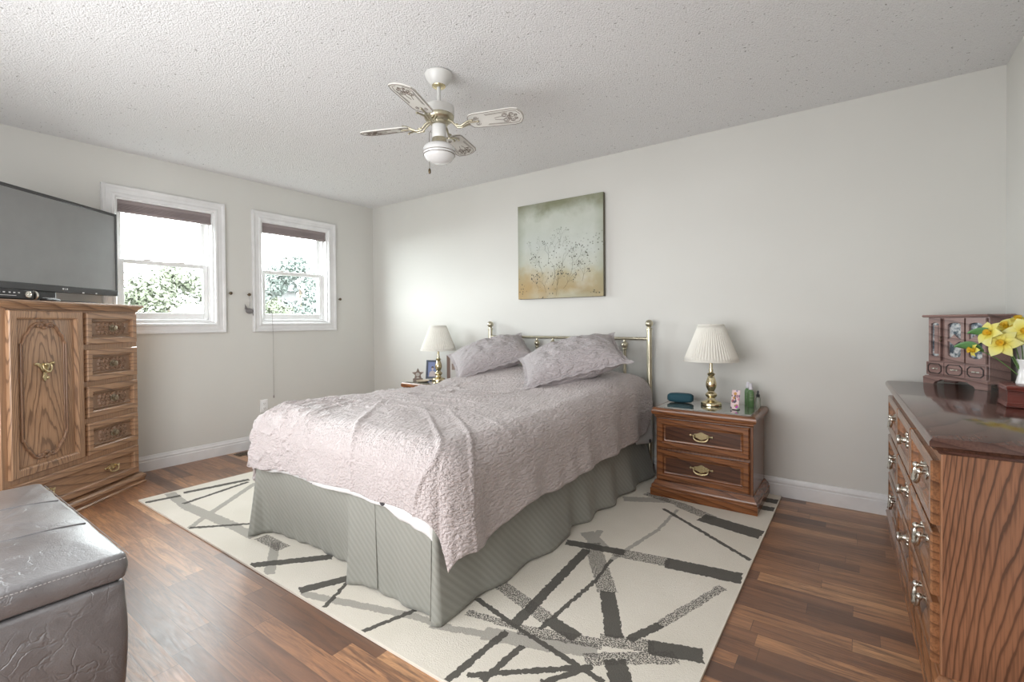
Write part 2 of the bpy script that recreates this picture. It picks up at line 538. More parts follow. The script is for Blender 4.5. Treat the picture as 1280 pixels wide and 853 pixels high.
tp.put(mixs.inputs[0], tp.math('MULTIPLY', tp.noise(v_, 2, 1), .10))
tp.t.links.new(tr.outputs[0], mixs.inputs[1]); tp.t.links.new(gl.outputs[0], mixs.inputs[2])
tp.t.links.new(mixs.outputs[0], tp.t.nodes['Material Output'].inputs[0])
M_PANE = tp.m
window('window_1', *WIN[0])
window('window_2', *WIN[1])

# floor register near the left wall
b = MB().box(-.055, .055, -.14, .14, .0, .003)
for k in range(11):
    yy = -.12 + k * .024
    b.box(-.042, .042, yy - .004, yy + .004, .003, .006)
o = b.build('floor_vent', M_DARKBRASS, None, bevel=.001)
o.location = (.125, -1.42, 0)
tag(o, 'dark metal floor register beside the left baseboard behind the bed corner', 'vent')

# ------------------------------------------------------------------ rug
RUG = [(3.36,-1.16,3.39,-1.39,.018,2),(3.4,-1.4,3.45,-2.08,.023,0),(3.45,-2.13,3.44,-2.43,.014,0),(3.56,-1.63,3.54,-2.04,.01,0),(3.54,-2.16,3.53,-2.36,.013,0),
(3.56,-1.63,3.54,-1.42,.008,0),(3.54,-1.42,3.61,-.97,.011,2),(3.61,-.97,3.61,-.64,.010,2),(3.39,-1.32,3.64,-1.68,.041,1),(3.64,-1.68,3.78,-1.93,.032,0),
(3.83,-2.04,3.89,-2.12,.037,0),(3.28,-1.38,3.56,-1.32,.03,0),(3.52,-1.34,3.77,-1.29,.044,1),(3.76,-1.3,4.07,-1.25,.050,0),(3.24,-1.89,3.54,-1.98,.034,1),
(3.54,-1.98,3.67,-2.01,.030,0),(3.23,-2.03,3.44,-2.08,.012,0),(3.44,-2.08,3.84,-2.15,.011,0),(3.26,-2.12,3.49,-2.08,.018,1),
(3.48,-2.09,3.76,-1.99,.027,1),(3.2,-2.26,3.4,-2.18,.017,2),(3.39,-2.18,3.61,-2.1,.036,2),(3.61,-2.1,3.76,-2.03,.035,2),(3.83,-1.91,3.89,-1.77,.018,0),
(3.89,-1.77,4.02,-1.37,.02,1),(3.75,-1.97,3.91,-1.9,.034,1),(3.9,-1.91,4.06,-1.85,.038,0),(3.75,-2.09,3.99,-1.91,.03,1),(3.48,-2.37,3.77,-2.12,.012,0),
(3.69,-2.26,3.78,-2.11,.012,0),(3.36,-.48,3.63,-.55,.03,1),(3.6,-.55,3.81,-.65,.042,1),(3.76,-.67,4.07,-.73,.060,0),(3.54,-.67,4.07,-1.05,.012,0),
(3.96,-.17,4.08,-.16,.04,0),(3.97,-.32,4.08,-.31,.036,0),(3.28,-.65,3.52,-.52,.04,2),(3.31,-1.22,3.46,-1.34,.04,2),(.83,-2.42,.87,-2.25,.02,0),
(.83,-2.21,.91,-1.83,.024,0),(1.05,-2.29,.96,-1.86,.016,0),(.76,-2.27,1.12,-2.3,.03,2),(1.12,-2.3,1.65,-2.27,.035,2),(1.65,-2.27,1.9,-2.27,.029,2),
(1.03,-1.84,1.41,-2.33,.021,2),(1.41,-2.33,1.49,-2.42,.018,2),(1.49,-2.42,1.71,-2.2,.013,0),(1.93,-2.25,2.15,-2.25,.034,1),(2.06,-2.24,2.34,-2.42,.023,2),
(2.19,-2.43,2.36,-2.24,.026,0),(2.36,-2.24,2.43,-2.16,.027,0),(2.58,-2.41,2.68,-2.2,.027,0),(2.68,-2.24,2.77,-2.42,.01,0),(2.61,-2.42,3.1,-2.26,.02,2),
(3.1,-2.26,3.26,-2.23,.017,2),(3.02,-2.43,3.08,-2.23,.011,0)]
t = NT('shard_pattern_rug'); v = t.obj()
jn = t.vmath('MULTIPLY', t.vmath('SUBTRACT', t.noise(v, 55, 2, out=1), (.5, .5, .5)), (.022, .022, 0))
pv = t.vmath('MULTIPLY', t.vmath('ADD', v, jn), (1, 1, 0))
masks = {0: None, 1: None, 2: None}
for x0, y0, x1, y1, hw, k in RUG:
    dx, dy = x1 - x0, y1 - y0; L = hypot(dx, dy); dx /= L; dy /= L
    q = t.vmath('SUBTRACT', pv, (x0, y0, 0))
    uu = t.vmath('DOT_PRODUCT', q, (dx, dy, 0)); vv = t.vmath('DOT_PRODUCT', q, (-dy, dx, 0))
    mk = t.math('MULTIPLY', t.math('COMPARE', uu, L / 2, L / 2 + .004), t.math('COMPARE', vv, 0., hw))
    masks[k] = mk if masks[k] is None else t.math('MAXIMUM', masks[k], mk)
cream = t.ramp(t.noise(v, 3, 3), [(.3, (.70, .66, .575)), (.7, (.76, .72, .64))])
speck = t.math('GREATER_THAN', t.noise(v, 190, 2, .7), .485)
c = t.mix(t.math('MULTIPLY', masks[2], .62), cream, (.22, .21, .19))
c = t.mix(t.math('MULTIPLY', masks[1], t.math('ADD', t.math('MULTIPLY', speck, .85), .1)), c, (.075, .068, .06))
c = t.mix(t.math('MULTIPLY', masks[0], .95), c, (.075, .070, .060))
t.set(col=c, rough=.95, spec=.1, sheen=.1)
t.bump(t.math('SUBTRACT', t.noise(v, 230, 2, .7), t.math('MULTIPLY', masks[0], .4)), .6, .006)
M_RUG = t.m
M_RUGEDGE = plain('rug_binding', (.72, .68, .60), .9)
b = MB(); b.rect_loft(.735, 4.085, -2.435, -.035, [(-.002, 0.0005), (0, .004), (-.001, .009), (-.003, .011)])
rug = b.build('rug', M_RUG)
tag(rug, 'large cream rug with dark criss-cross streaks under the bed', 'rug')
b = MB()
for x0, x1, y0, y1 in ((.735, .742, -2.435, -.035), (4.078, 4.085, -2.435, -.035), (.742, 4.078, -2.435, -2.428), (.742, 4.078, -.042, -.035)):
    b.box(x0, x1, y0, y1, .001, .0118)
b.build('binding', M_RUGEDGE, rug, bevel=.001)

# ------------------------------------------------------------------ bed
BX0, BX1, BY0, BY1 = 1.815, 3.275, -2.285, -.13
bed = empty('bed', (0, 0, 0), 0, 'brass-railed double bed standing on the rug between the two nightstands', 'bed')
PX0, PX1, PY = 1.757, 3.240, -.075
hb = MB().tube([(PX0, PY, 1.005), (PX1, PY, 1.005)], .0115, 12).build('headboard', M_POST, bed, 60)
for z in (.685, .40):
    MB().tube([(PX0, PY, z), (PX1, PY, z)], .0105, 12).build('rail', M_POST, hb, 60)
for x in (PX0, PX1):
    post = MB().lathe([(.02, 0.012), (.021, .02), (.019, .03), (.019, 1.068), (.023, 1.07), (.023, 1.082), (.015, 1.086), (.014, 1.092)], 20, T_(x, PY, 0)).build('post', M_POST, hb, 40)
    MB().ball((x, PY, 1.117), .028, 20, 14).build('finial', M_POST, hb, 180)
for k in range(8):
    x = PX0 + .19 + k * (PX1 - PX0 - .38) / 7
    MB().tube([(x, PY, .40), (x, PY, .925)], .0115, 12).build('spindle', M_POST, hb, 60)
    m = MB().ball((x, PY, .957), .0245, 16, 10)
    m.lathe([(.012, .918), (.017, .922), (.017, .932), (.012, .936)], 16, T_(x, PY, 0))
    m.lathe([(.011, .98), (.008, .985), (.008, 1.0)], 12, T_(x, PY, 0))
    m.build('spindle_ball', M_POST, hb, 60)
M_SHEET = plain('white_sheet_cotton', (.80, .80, .80), .85, 0, (400, .1))
MB().rect_loft(1.90, 3.19, -2.17, -.12, [(-.02, .40), (0, .42), (0, .62), (-.03, .645)]).build('mattress', M_SHEET, bed, 60, .02)
MB().box(1.91, 3.18, -2.16, -.12, .14, .40).build('box_spring', M_SHEET, bed)
for x in (1.98, 3.10):
    for y in (-2.0, -.3):
        MB().lathe([(.026, .0115), (.028, .02), (.02, .06), (.02, .14)], 16, T_(x, y, 0)).build('leg', M_BLACK, bed, 50)

# bed skirt: cloth hung round three sides, pleated
def skirt_path():
    front_t, right_t = -2.240, 3.205
    P = []
    n = 60
    for k in range(n):                                         # left side, head to foot
        y = -.12 + (-2.235 + .12) * k / (n - 1)
        P.append(((1.885, y), (1.872 + .012 * sin(k * .55), y)))
    fb = [(1.885, -2.295), (1.915, -2.215), (1.95, -2.185), (2.15, -2.165), (2.35, -2.155), (2.60, -2.165), (2.655, -2.19), (2.70, -2.265), (2.80, -2.235), (2.98, -2.225), (3.06, -2.245), (3.12, -2.225), (3.17, -2.23), (3.215, -2.275)]
    n = 150
    for k in range(n):
        x = 1.888 + (3.20 - 1.888) * k / (n - 1)
        P.append(((x, front_t), (x + .012 * (x - 2.5), interp(fb, x) + .004 * sin(x * 60))))
    rb = [(-2.28, 3.218), (-2.24, 3.236), (-2.17, 3.235), (-2.0, 3.228), (-1.85, 3.252), (-1.68, 3.238), (-1.50, 3.272), (-1.33, 3.262), (-1.2, 3.215), (-1.08, 3.262), (-.95, 3.235), (-.80, 3.282), (-.66, 3.242), (-.5, 3.285), (-.35, 3.25), (-.15, 3.29)]
    n = 200
    for k in range(n):
        y = -2.238 + (-.12 + 2.238) * k / (n - 1)
        P.append(((right_t, y), (interp(rb, y), y - .01 * (1 if y < -1.2 else .3))))
    return P
P = skirt_path(); NV = 22
b = MB(); vs_ = []
for j in range(NV + 1):
    t_ = j / NV
    z = .425 + (.0135 - .425) * t_
    for (ax, ay), (bx, by) in P:
        q = t_ ** 1.25
        vs_.append((ax + (bx - ax) * q, ay + (by - ay) * q, z + (.004 * sin(ax * 23 + ay * 17) + .004) * t_))
nu = len(P)
b.add(vs_, [(j * nu + i, j * nu + i + 1, (j + 1) * nu + i + 1, (j + 1) * nu + i) for j in range(NV) for i in range(nu - 1)])
sk = b.build('bed_skirt', M_SKIRT, None, 180, solid=.004, fix=False)
tag(sk, 'sage grey bed skirt hanging in loose pleats round the bed base', 'bed skirt')
# stitched seams of the skirt panels
b = MB()
for (x, y, x2, y2) in ((2.86, -2.241, 2.865, -2.236), (3.19, -2.242, 3.20, -2.262), (3.207, -.95, 3.237, -.95)):
    pts = [(x + (x2 - x) * (k / 12) ** 1.25, y + (y2 - y) * (k / 12) ** 1.25 - (.003 if x < 3.2 else 0), .41 - (.41 - .03) * k / 12) for k in range(13)]
    MB().tube(pts, .0028, 6).build('seam', M_SKIRT, sk, 180)

# draped bedding: a fabric grid bent over the mattress edge
def ztop(x, y):
    z = .685 + .012 * sin(x * 3.1 + 1) * sin(y * 2.3)
    z += .10 * sstep(-1.05, -.30, y) * (1 - .35 * sstep(2.75, 3.25, x)) * (1 - .15 * sstep(2.1, 1.8, x))
    z -= .02 * sstep(-.25, -.13, y)
    return z
def drape(x0, x1, y0, y1, RR, dl, df, dr, nu, nv, wr, flare, seed, fold=1., lift=0):
    """dl, df, dr: functions of position giving the hem height on the left, front, right"""
    ix0, ix1, iy0 = x0 + RR, x1 - RR, y0 + RR
    LM = RR * (pi / 2 - 1)
    def fn(u, v):
        s = -1 + 2 * u
        # lengths of fabric beyond the inner rectangle
        y_here = iy0 + (y1 - iy0) * max(0., (v - .22) / .78)
        Ll = LM + (ztop(x0, y_here) + lift - dl(y_here)); Lr = LM + (ztop(x1, y_here) + lift - dr(y_here))
        WL, WC, WR_ = Ll, ix1 - ix0, Lr
        tot = WL + WC + WR_
        p = u * tot
        a = 0.; xi = p - WL + ix0
        if p < WL: a = -(WL - p); xi = ix0
        elif p > WL + WC: a = p - WL - WC; xi = ix1
        bb = 0.; yi = y_here
        if v < .22:
            Lf = LM + (ztop(xi, y0) + lift - df(xi))
            bb = (1 - v / .22) * Lf
            yi = iy0
        L = (abs(a) ** 2.5 + bb ** 2.5) ** .4 * (1 - .05 * min(abs(a), bb) / max(abs(a), bb, 1e-6))
        if L > 1e-6:
            h = hypot(a, bb); dx, dy = a / h, -bb / h
        else:
            dx = dy = 0.
        zt = ztop(xi, yi) + lift
        nx, ny, nz = 0., 0., 1.
        if L < RR * pi / 2:
            th = L / RR
            r = RR * sin(th); dz = -RR * (1 - cos(th)); nx, ny, nz = dx * sin(th), dy * sin(th), cos(th)
        else:
            e = L - RR * pi / 2
            r = RR + flare * e; dz = -RR - e; nx, ny, nz = dx, dy, 0.
        px, py, pz = xi + dx * r, yi + dy * r, zt + dz
        # loose vertical folds growing to the hem
        g = sstep(.06, .5, L)
        ang = atan2(dy, dx) if L > 1e-6 else 0
        tcoord = px * 1. if abs(dy) > abs(dx) else py * 1.
        f = (noise.noise((tcoord * 5.5 + seed, ang * 2.2, L * .8)) * .034 + noise.noise((tcoord * 13, ang * 3 + seed, L * 1.2)) * .012) * g * fold
        # creases and puckers
        q = Vector((px, py, pz))
        f += wr * (noise.noise(q * 5 + Vector((seed, 0, 0))) * .007 + noise.noise(Vector((q.x * 12, q.y * 7, q.z * 9)) + Vector((0, seed, 0))) * .004 + noise.noise(Vector((q.x * 34, q.y * 15, q.z * 34))) * .0018)
        # ridges fanning out toward the foot corner, and slack creases across the top
        fr = atan2(py + 1.2, px - 1.9)
        rid = 1 - abs(noise.noise(Vector((fr * 7.5 + seed, (px + py) * .9, pz * 1.5))))
        f += wr * .010 * max(0, rid - .93) / .07 * sstep(-1.5, -2.1, py) * sstep(.62, .45, L)
        rid = 1 - abs(noise.noise(Vector((px * 1.7 + py * 1.2, py * 7 - px * 2.2, seed))))
        f += wr * .011 * max(0, rid - .92) / .08 * sstep(-.5, -.9, py) * sstep(-2.1, -1.7, py) * sstep(3.0, 2.6, px)
        rid = 1 - abs(noise.noise(Vector((px * 11, py * 8, pz * 13 + 4))))
        f += wr * .011 * max(0, rid - .86) / .14 * sstep(2.55, 2.1, px) * sstep(-1.5, -2.0, py)
        return (px + nx * f, py + ny * f, pz + nz * f)
    return MB().grid(fn, nu, nv)
def hem_front(x): return interp([(1.8, .36), (2.0, .405), (2.3, .425), (2.7, .435), (3.0, .43), (3.15, .415), (3.25, .39)], x)
def hem_right(y): return interp([(-2.2, .27), (-2.05, .265), (-1.9, .285), (-1.7, .325), (-1.45, .31), (-1.2, .325), (-1.0, .335), (-.7, .33), (-.4, .33), (-.28, .345), (-.13, .47)], y)
def hem_left(y): return interp([(-2.2, .33), (-1.8, .36), (-1, .38), (0, .42)], y)
du = drape(BX0, BX1, BY0, BY1, .14, hem_left, hem_front, hem_right, 300, 300, 1., .06, 3.1)
duvet = du.build('duvet', M_DUVET, None, 180, solid=.012, fix=False)
tag(duvet, 'mauve seersucker duvet rumpled over the bed, one corner hanging low', 'duvet')
def sh_front(x): return interp([(1.8, .35), (2.0, .39), (2.4, .405), (2.95, .408), (3.06, .365), (3.2, .35)], x)
def sh_right(y): return interp([(-2.2, .37), (-2.0, .42), (-.6, .40), (-.45, .36), (-.33, .275), (-.15, .26)], y)
sh = drape(BX0 + .03, BX1 - .022, BY0 + .018, BY1 + .015, .14, lambda y: .40, sh_front, sh_right, 70, 90, .25, .05, 3.1, 1., -.03)
t = NT('spotted_white_sheet'); v = t.obj()
vd = t.vor(v, 16); sel = t.math('GREATER_THAN', t.noise(v, 11, 1), .46)
c = t.mix(t.math('MULTIPLY', t.math('LESS_THAN', vd, .24), sel), (.80, .80, .80), (.06, .06, .065))
t.set(col=c, rough=.9)
sheet = sh.build('bed_sheet', t.m, None, 180, solid=.002, fix=False)
tag(sheet, 'white sheet with dark spots peeping out below the duvet', 'sheet')

def pillow(name, c, ya, pt, ro, W, H, TH, label):
    Lv = Vector((cos(ya) * cos(pt), sin(ya) * cos(pt), sin(pt)))
    u0 = Vector((-sin(ya), cos(ya), 0)); n0 = Lv.cross(u0)
    A = u0 * cos(ro) + n0 * sin(ro); N = Lv.cross(A)
    m = Matrix.Identity(4)
    for i in range(3): m[i][0], m[i][1], m[i][2], m[i][3] = Lv[i], A[i], N[i], c[i]
    fl = .022                                                    # pressed border of the sham
    def side(sg):
        def fn(u, v):
            x, y = (u * 2 - 1), (v * 2 - 1)
            ex, ey = 1 - abs(x) ** 2.6, 1 - abs(y) ** 2.6
            k = max(0, ex) ** .55 * max(0, ey) ** .55
            pin = 1 - .055 * (1 - abs(y) ** 2) * abs(x) ** 3       # sides drawn in between the corners
            pin2 = 1 - .07 * (1 - abs(x) ** 2) * abs(y) ** 3
            q = Vector((x * 3 + c[0], y * 3, sg))
            h = TH / 2 * k * (1 + .16 * noise.noise(q)) + .012 * noise.noise(q * 2.6) * k
            e = .004 + h
            return (x * W / 2 * pin, y * H / 2 * pin2, sg * e)
        return fn
    b = MB(); b.grid(side(1), 56, 40)
    n = 41 * 57
    b.grid(side(-1), 56, 40)
    # close the rim
    nu, nv = 56, 40
    rim = [i for i in range(nu + 1)] + [j * (nu + 1) + nu for j in range(1, nv + 1)] + [nv * (nu + 1) + i for i in range(nu - 1, -1, -1)] + [j * (nu + 1) for j in range(nv - 1, 0, -1)]
    for i in range(len(rim)):
        a, d = rim[i], rim[(i + 1) % len(rim)]
        b.f.append([a, d, d + n, a + n]); b.mi.append(0)
    o = b.build(name, M_SHAM, None, 180)
    o.matrix_world = m
    # border flange with stitched edge
    f = MB()
    ring_o, ring_i = [], []
    for i in rim:
        p = b.v[i]; x, y = p.x / (W / 2), p.y / (H / 2)
        mlt = 1 + .055 * (abs(x) ** 6 * abs(y) ** 6)
        ring_i.append((p.x * .97, p.y * .97, 0)); ring_o.append((p.x * (1 + fl / W * 2.0) * mlt, p.y * (1 + fl / H * 2.0) * mlt, .004 * sin(i * .9)))
    f.loft([[(x, y, .004) for x, y, z in ring_i], [(x, y, z + .002) for x, y, z in ring_o], [(x, y, z - .002) for x, y, z in ring_o], [(x, y, -.004) for x, y, z in ring_i]], caps=(False, False))
    f.build('flange', M_SHAM, o, 60)
    tag(o, label, 'pillow', 'shams on the bed')
    return o
pillow('pillow', (2.865, -.575, .868), .569, .257, .392, .67, .43, .24, 'mauve pillow on the right half of the bed, the nearer one')
pillow('pillow', (2.03, -.42, .862), .80, .27, .40, .61, .41, .22, 'mauve pillow on the left half of the bed, next to the far lamp')

# ------------------------------------------------------------------ nightstands
def bail_pull(parent, T, width=.075, s=1., mat=None, plate=True, name='drawer_pull'):
    """ornate back plate, two posts and a drop bail, facing -Y"""
    mat = mat or M_PULL
    b = MB(T)
    W = width / 2
    out = []
    n = 72
    for k in range(n):
        a = 2 * pi * k / n
        rx = W * 1.45 * (1 + .10 * cos(6 * a)); rz = .017 * s * (1 + .30 * cos(4 * a) + .12 * cos(8 * a))
        px_ = rx * cos(a); pz_ = rz * sin(a)
        if abs(px_) > W * 1.0: pz_ *= .72
        out.append((px_, pz_))
    b.extrude(out, -.004, 0)
    for sx in (-1, 1):
        b.ball((sx * W * 1.5, -.004, 0), .0075 * s, 10, 6, (1, .6, 1))
        b.tube([(sx * W, 0, 0), (sx * W, -.016 * s, 0)], .0045 * s, 10)
        b.ball((sx * W, -.016 * s, 0), .0075 * s, 10, 6)
    p = b.build(name, mat, parent, 40, bevel=.0008)
    pts = []
    for k in range(17):
        a = pi * k / 16
        pts.append((-W * cos(a) * (1 + .12 * sin(a)), -.017 * s - .004 * s * sin(a), -.030 * s * sin(a) ** .8))
    rr = [(.0034 + .0022 * sin(pi * k / 16)) * s for k in range(17)]
    MB(T).tube(pts, rr, 8).ball((0, -.022 * s, -.030 * s), .0065 * s, 10, 6, (1.5, 1, .8)).build('bail', mat, p, 60)
    return p

def make_nightstand(loc, label):
    r = empty('nightstand', loc, 0, label, 'nightstand', 'pair of nightstands either side of the bed')
    w, d, h = .285, .43, .565
    MB().box(-w, w, -d + .03, 0, .085, h - .05).build('body', M_NS_Z, r, bevel=.003)
    MB().rect_loft(-w, w, -d + .02, .0, [(.004, .0), (.026, .0), (.028, .006), (.028, .046), (.022, .052), (.024, .058), (.020, .072), (.010, .082), (.006, .094), (.002, .098)]).build('plinth', M_NS_X, r, 40)
    top = MB().rect_loft(-w, w, -d + .02, .0, [(.0, h - .062), (.006, h - .055), (.006, h - .046), (.018, h - .040), (.022, h - .030), (.022, h - .018), (.017, h - .006), (.010, h)]).build('top', M_NS_X, r, 40)
    MB().box(-w + .012, w - .012, -d + .035, -.015, h + .0002, h + .006).build('glass_sheet', M_SMOKE, top, bevel=.001)
    for z0, z1 in ((.108, .296), (.314, .497)):
        dr = MB().panel(-w + .012, w - .018, z0, z1, [(0, -.01), (0, .018), (.004, .023), (.030, .023), (.036, .019), (.039, .004), (.043, .002), (.052, .002)], y=-d + .03).build('drawer', M_NS_X, r, 30)
        MB().box(-w + .062, w - .068, -d + .0275, -d + .03, z0 + .050, z1 - .050).build('inset_panel', M_NS_DK, dr)
        bail_pull(dr, T_(-.003, -d + .0275, (z0 + z1) / 2 + .006), .085, 1.0)
    return r
M_SMOKE = plain('green_tinted_glass_top', (.15, .16, .125), .05, 0, None, spec=1., coat=1.)
ns = make_nightstand((3.703, -.045, .0122), 'dark oak nightstand with two drawers right of the bed')
ns2 = copy_tree(ns); ns2.location = (1.305, -.045, .0122)
ns2['label'] = 'nightstand mostly hidden behind the left side of the bed'

# ------------------------------------------------------------------ table lamps
def make_lamp(loc, label, mat):
    r = empty('table_lamp', loc, 0, label, 'lamp', 'pair of brass lamps on the nightstands')
    MB().lathe([(.0, 0), (.060, 0), (.064, .003), (.064, .014), (.061, .020), (.056, .024), (.040, .029), (.030, .035), (.026, .042), (.023, .050), (.030, .056), (.036, .066), (.036, .074), (.028, .082), (.022, .087), (.019, .094), (.024, .103), (.031, .118), (.034, .134), (.032, .150), (.026, .170), (.020, .186), (.017, .192), (.022, .196), (.025, .202), (.022, .208), (.014, .212), (.012, .220), (.014, .228), (.010, .238), (.0095, .300), (.013, .302), (.013, .335), (.009, .34), (.0, .34)], 32).build('base', mat, r, 50)
    # pleated empire shade
    zs, zt, rb, rt_ = .292, .522, .166, .078
    n = 112
    wob = lambda i: 1 + (.022 if i % 2 else -.012)
    rings = []
    for k in range(9):
        f = k / 8
        rad = rb + (rt_ - rb) * f; z = zs + (zt - zs) * f
        rings.append((rad, z))
    sh = MB().lathe(rings, n, caps=(False, False), wob=wob).build('lamp_shade', M_SHADE, r, 20, solid=.002, fix=False)
    for rad, z in ((rb, zs), (rt_, zt)):
        MB().lathe([(rad * 1.008, z - .004), (rad * 1.016, z), (rad * 1.008, z + .005), (rad * .985, z)], 64, caps=(False, False)).build('shade_trim', M_SHADE, sh, 60)
    b = MB()
    for k in range(3):
        a = 2 * pi * k / 3
        b.tube([(0, 0, zt - .02), (rt_ * .98 * cos(a), rt_ * .98 * sin(a), zt - .004)], .0018, 6)
    for sx in (-1, 1):
        b.tube([(sx * .012, 0, .335), (sx * .04, 0, .39), (sx * .04, 0, .44), (0, 0, zt - .02)], .0018, 6)
    b.build('harp', mat, r, 60)
    MB().lathe([(.003, zt - .025), (.006, zt - .02), (.009, zt - .008), (.007, zt), (.003, zt + .006)], 12).build('finial', mat, r, 60)
    MB().ball((0, 0, .375), .028, 14, 10, (1, 1, 1.25)).build('light_bulb', M_WHITE, r, 180)
    MB().tube([(.012, 0, .318), (.032, 0, .318)], .003, 8).ball((.035, 0, .318), .005, 8, 6).build('switch', mat, r, 60)
    return r
M_LAMPB = m_brass('polished_brass', (.74, .64, .42), .14)
lamp = make_lamp((3.705, -.225, .5836), 'brass lamp with pleated ivory shade on the right nightstand', M_LAMPB)
lamp2 = copy_tree(lamp); lamp2.location = (1.232, -.215, .5836)
lamp2['label'] = 'brass lamp with pleated ivory shade on the left nightstand'

# ------------------------------------------------------------------ door chest in the left corner
def bail_plate_pull(parent, T):
    """door chest escutcheon: winged plate with a bell-shaped drop"""
    b = MB(T)
    out = []
    half = [(0, .016), (.012, .019), (.024, .014), (.036, .020), (.052, .024), (.060, .016), (.056, .006), (.046, .008), (.038, .001), (.028, -.004), (.022, -.018), (.013, -.030), (.008, -.046), (.013, -.062), (.008, -.078), (0, -.086)]
    out = half + [(-x, z) for x, z in half[-2:0:-1]]
    b.extrude(out, -.005, 0)
    p = b.build('door_pull', M_PULL, parent, 40, bevel=.001)
    b = MB(T)
    for sx in (-1, 1):
        b.ball((sx * .052, -.006, .016), .0085, 10, 6, (1, .6, 1))
    b.ball((0, -.010, .010), .011, 12, 8)
    pts = [(-.026 * cos(pi * k / 14), -.018 - .006 * sin(pi * k / 14), .008 - .040 * sin(pi * k / 14) ** .9) for k in range(15)]
    b.tube(pts, [.0035 + .003 * sin(pi * k / 14) for k in range(15)], 8)
    b.ball((0, -.020, -.064), .008, 10, 8, (1, .8, 1.3))
    b.build('bail', M_PULL, p, 60)

def carved(T, w, h):
    """scrollwork relief panel facing -Y"""
    b = MB(T)
    def fn(u, v):
        x = (u * 2 - 1); z = (v * 2 - 1)
        ax, az = abs(x) * w / h, abs(z)
        e = 0
        for cx, cz, rad in ((.55, .45, .42), (1.25, .5, .40), (1.95, .45, .42), (.95, 0, .30), (1.65, 0, .30), (2.25, .05, .25)):
            d = hypot(ax - cx, az - cz) / rad
            an = atan2(az - cz, ax - cx)
            if d < 1.1: e = max(e, .5 + .5 * cos(2 * pi * (d * 1.6 - an / (2 * pi))) * (1 - .3 * d))
        e = max(e, .8 * exp(-((az - .94) / .09) ** 2)) * (1 if abs(x) < .985 else .3)
        return (x * w / 2, -.013 * e, z * h / 2)
    b.grid(fn, 130, 44)
    return b

M_CH_MLD = wood('chest_oak_moulding', (.27, .15, .085), (.12, .06, .035), 'z', 18, .3, .3, .4, .2)
CH_A = atan2(.788, -.616)
ch = empty('door_chest', (.27 - .616 * -.52, -2.27 + .788 * -.52, 0), CH_A, 'tall oak chest with a carved door and small drawers below the television', 'chest')
CW, CD = .478, .285
MB().box(-CW, CW, .0, CD, .06, 1.235).build('body', M_CH_Z, ch, bevel=.003)
MB().rect_loft(-CW, CW, 0, CD - .028, [(.005, 0), (.030, 0), (.032, .012), (.024, .020), (.026, .040), (.032, .046), (.030, .060), (.020, .068), (.010, .080), (.002, .084)]).build('plinth', M_CH_X, ch, 40)
MB().rect_loft(-CW, CW, 0, CD - .03, [(.0, 1.225), (.006, 1.230), (.008, 1.240), (.016, 1.246), (.020, 1.254), (.030, 1.258), (.032, 1.268), (.026, 1.276)]).build('top', M_CH_X, ch, 40)
# door with raised rope-like arched moulding
d = MB().panel(-.445, .008, .318, 1.218, [(0, -.005), (0, .017), (.004, .022), (.038, .022), (.045, .017), (.048, .002), (.060, .004)]).build('door', M_CH_DOOR, ch, 30)
b = MB()
DX0, DX1 = -.372, -.098; cxm = (DX0 + DX1) / 2; hw = (DX1 - DX0) / 2
def arch(zc, s):
    # scalloped run: ears, ogee shoulders and a crown with a shell
    pts = [(-1, -.055), (-.97, -.053), (-.93, -.046), (-.89, -.032), (-.86, -.016), (-.80, -.004), (-.72, .004), (-.66, .018), (-.58, .036), (-.46, .052), (-.34, .060), (-.22, .058), (-.10, .046)]
    out = [(cxm + hw * x, zc + s * z) for x, z in pts]
    return out, [(2 * cxm - x, z) for x, z in out]
for zc, s in ((1.088, 1), (.455, -1)):
    l, r_ = arch(zc, s)
    for q in (l, r_):
        b.tube([(x, -.008, z) for x, z in q], .0080, 8)
        b.tube([(x, -.006, z - s * .013) for x, z in q], .0035, 6)
    for k in range(7):                                       # shell
        a = pi * (k + .5) / 7
        b.ball((cxm + .020 * cos(a), -.008, zc + s * (.040 + .024 * sin(a))), .0095, 10, 6, (1, .7, 1))
    b.ball((cxm, -.009, zc + s * .036), .012, 12, 8, (1.2, .8, .8))
    for sx in (-1, 1):
        b.ball((cxm + sx * .040, -.008, zc + s * .046), .010, 10, 6, (1, .7, 1))
z0, z1 = .455 + .050, 1.088 - .050
for x in (DX0, DX1):
    b.tube([(x, -.007, z0), (x, -.007, z1)], .0065, 8)
    b.tube([(x + (.013 if x < cxm else -.013), -.005, z0), (x + (.013 if x < cxm else -.013), -.005, z1)], .0035, 6)
b.build('arched_moulding', M_CH_MLD, d, 60)
bail_plate_pull(d, T_(cxm, -.005, .905))
# dark rail above the door and drawers
MB().box(-.45, .45, -.004, .004, 1.2205, 1.2245).build('dark_bead', M_CARVE, ch)
for z0, z1 in ((1.015, 1.214), (.782, .982), (.552, .750), (.320, .518)):
    dr = MB().panel(.036, .452, z0, z1, [(0, -.005), (0, .018), (.004, .023), (.034, .023), (.040, .018), (.043, .002), (.050, .002)]).build('drawer', M_CH_X, ch, 30)
    cx_, cz_ = .244, (z0 + z1) / 2
    carved(T_(cx_, -.003, cz_), .416 - .106, (z1 - z0) - .104).build('carved_panel', M_CARVE, dr, 60)
    T = T_(cx_, -.010, cz_) @ RX(R(90))
    b = MB(T).lathe([(.022, -.002), (.023, .003), (.017, .006), (.008, .008), (.007, .014), (.011, .017), (.0165, .021), (.0165, .026), (.011, .030), (.004, .031)], 20)
    for k in range(10):
        a = 2 * pi * k / 10
        b.ball((.020 * cos(a), .020 * sin(a), .004), .005, 8, 6)
    b.build('knob', M_KNOB, dr, 50)
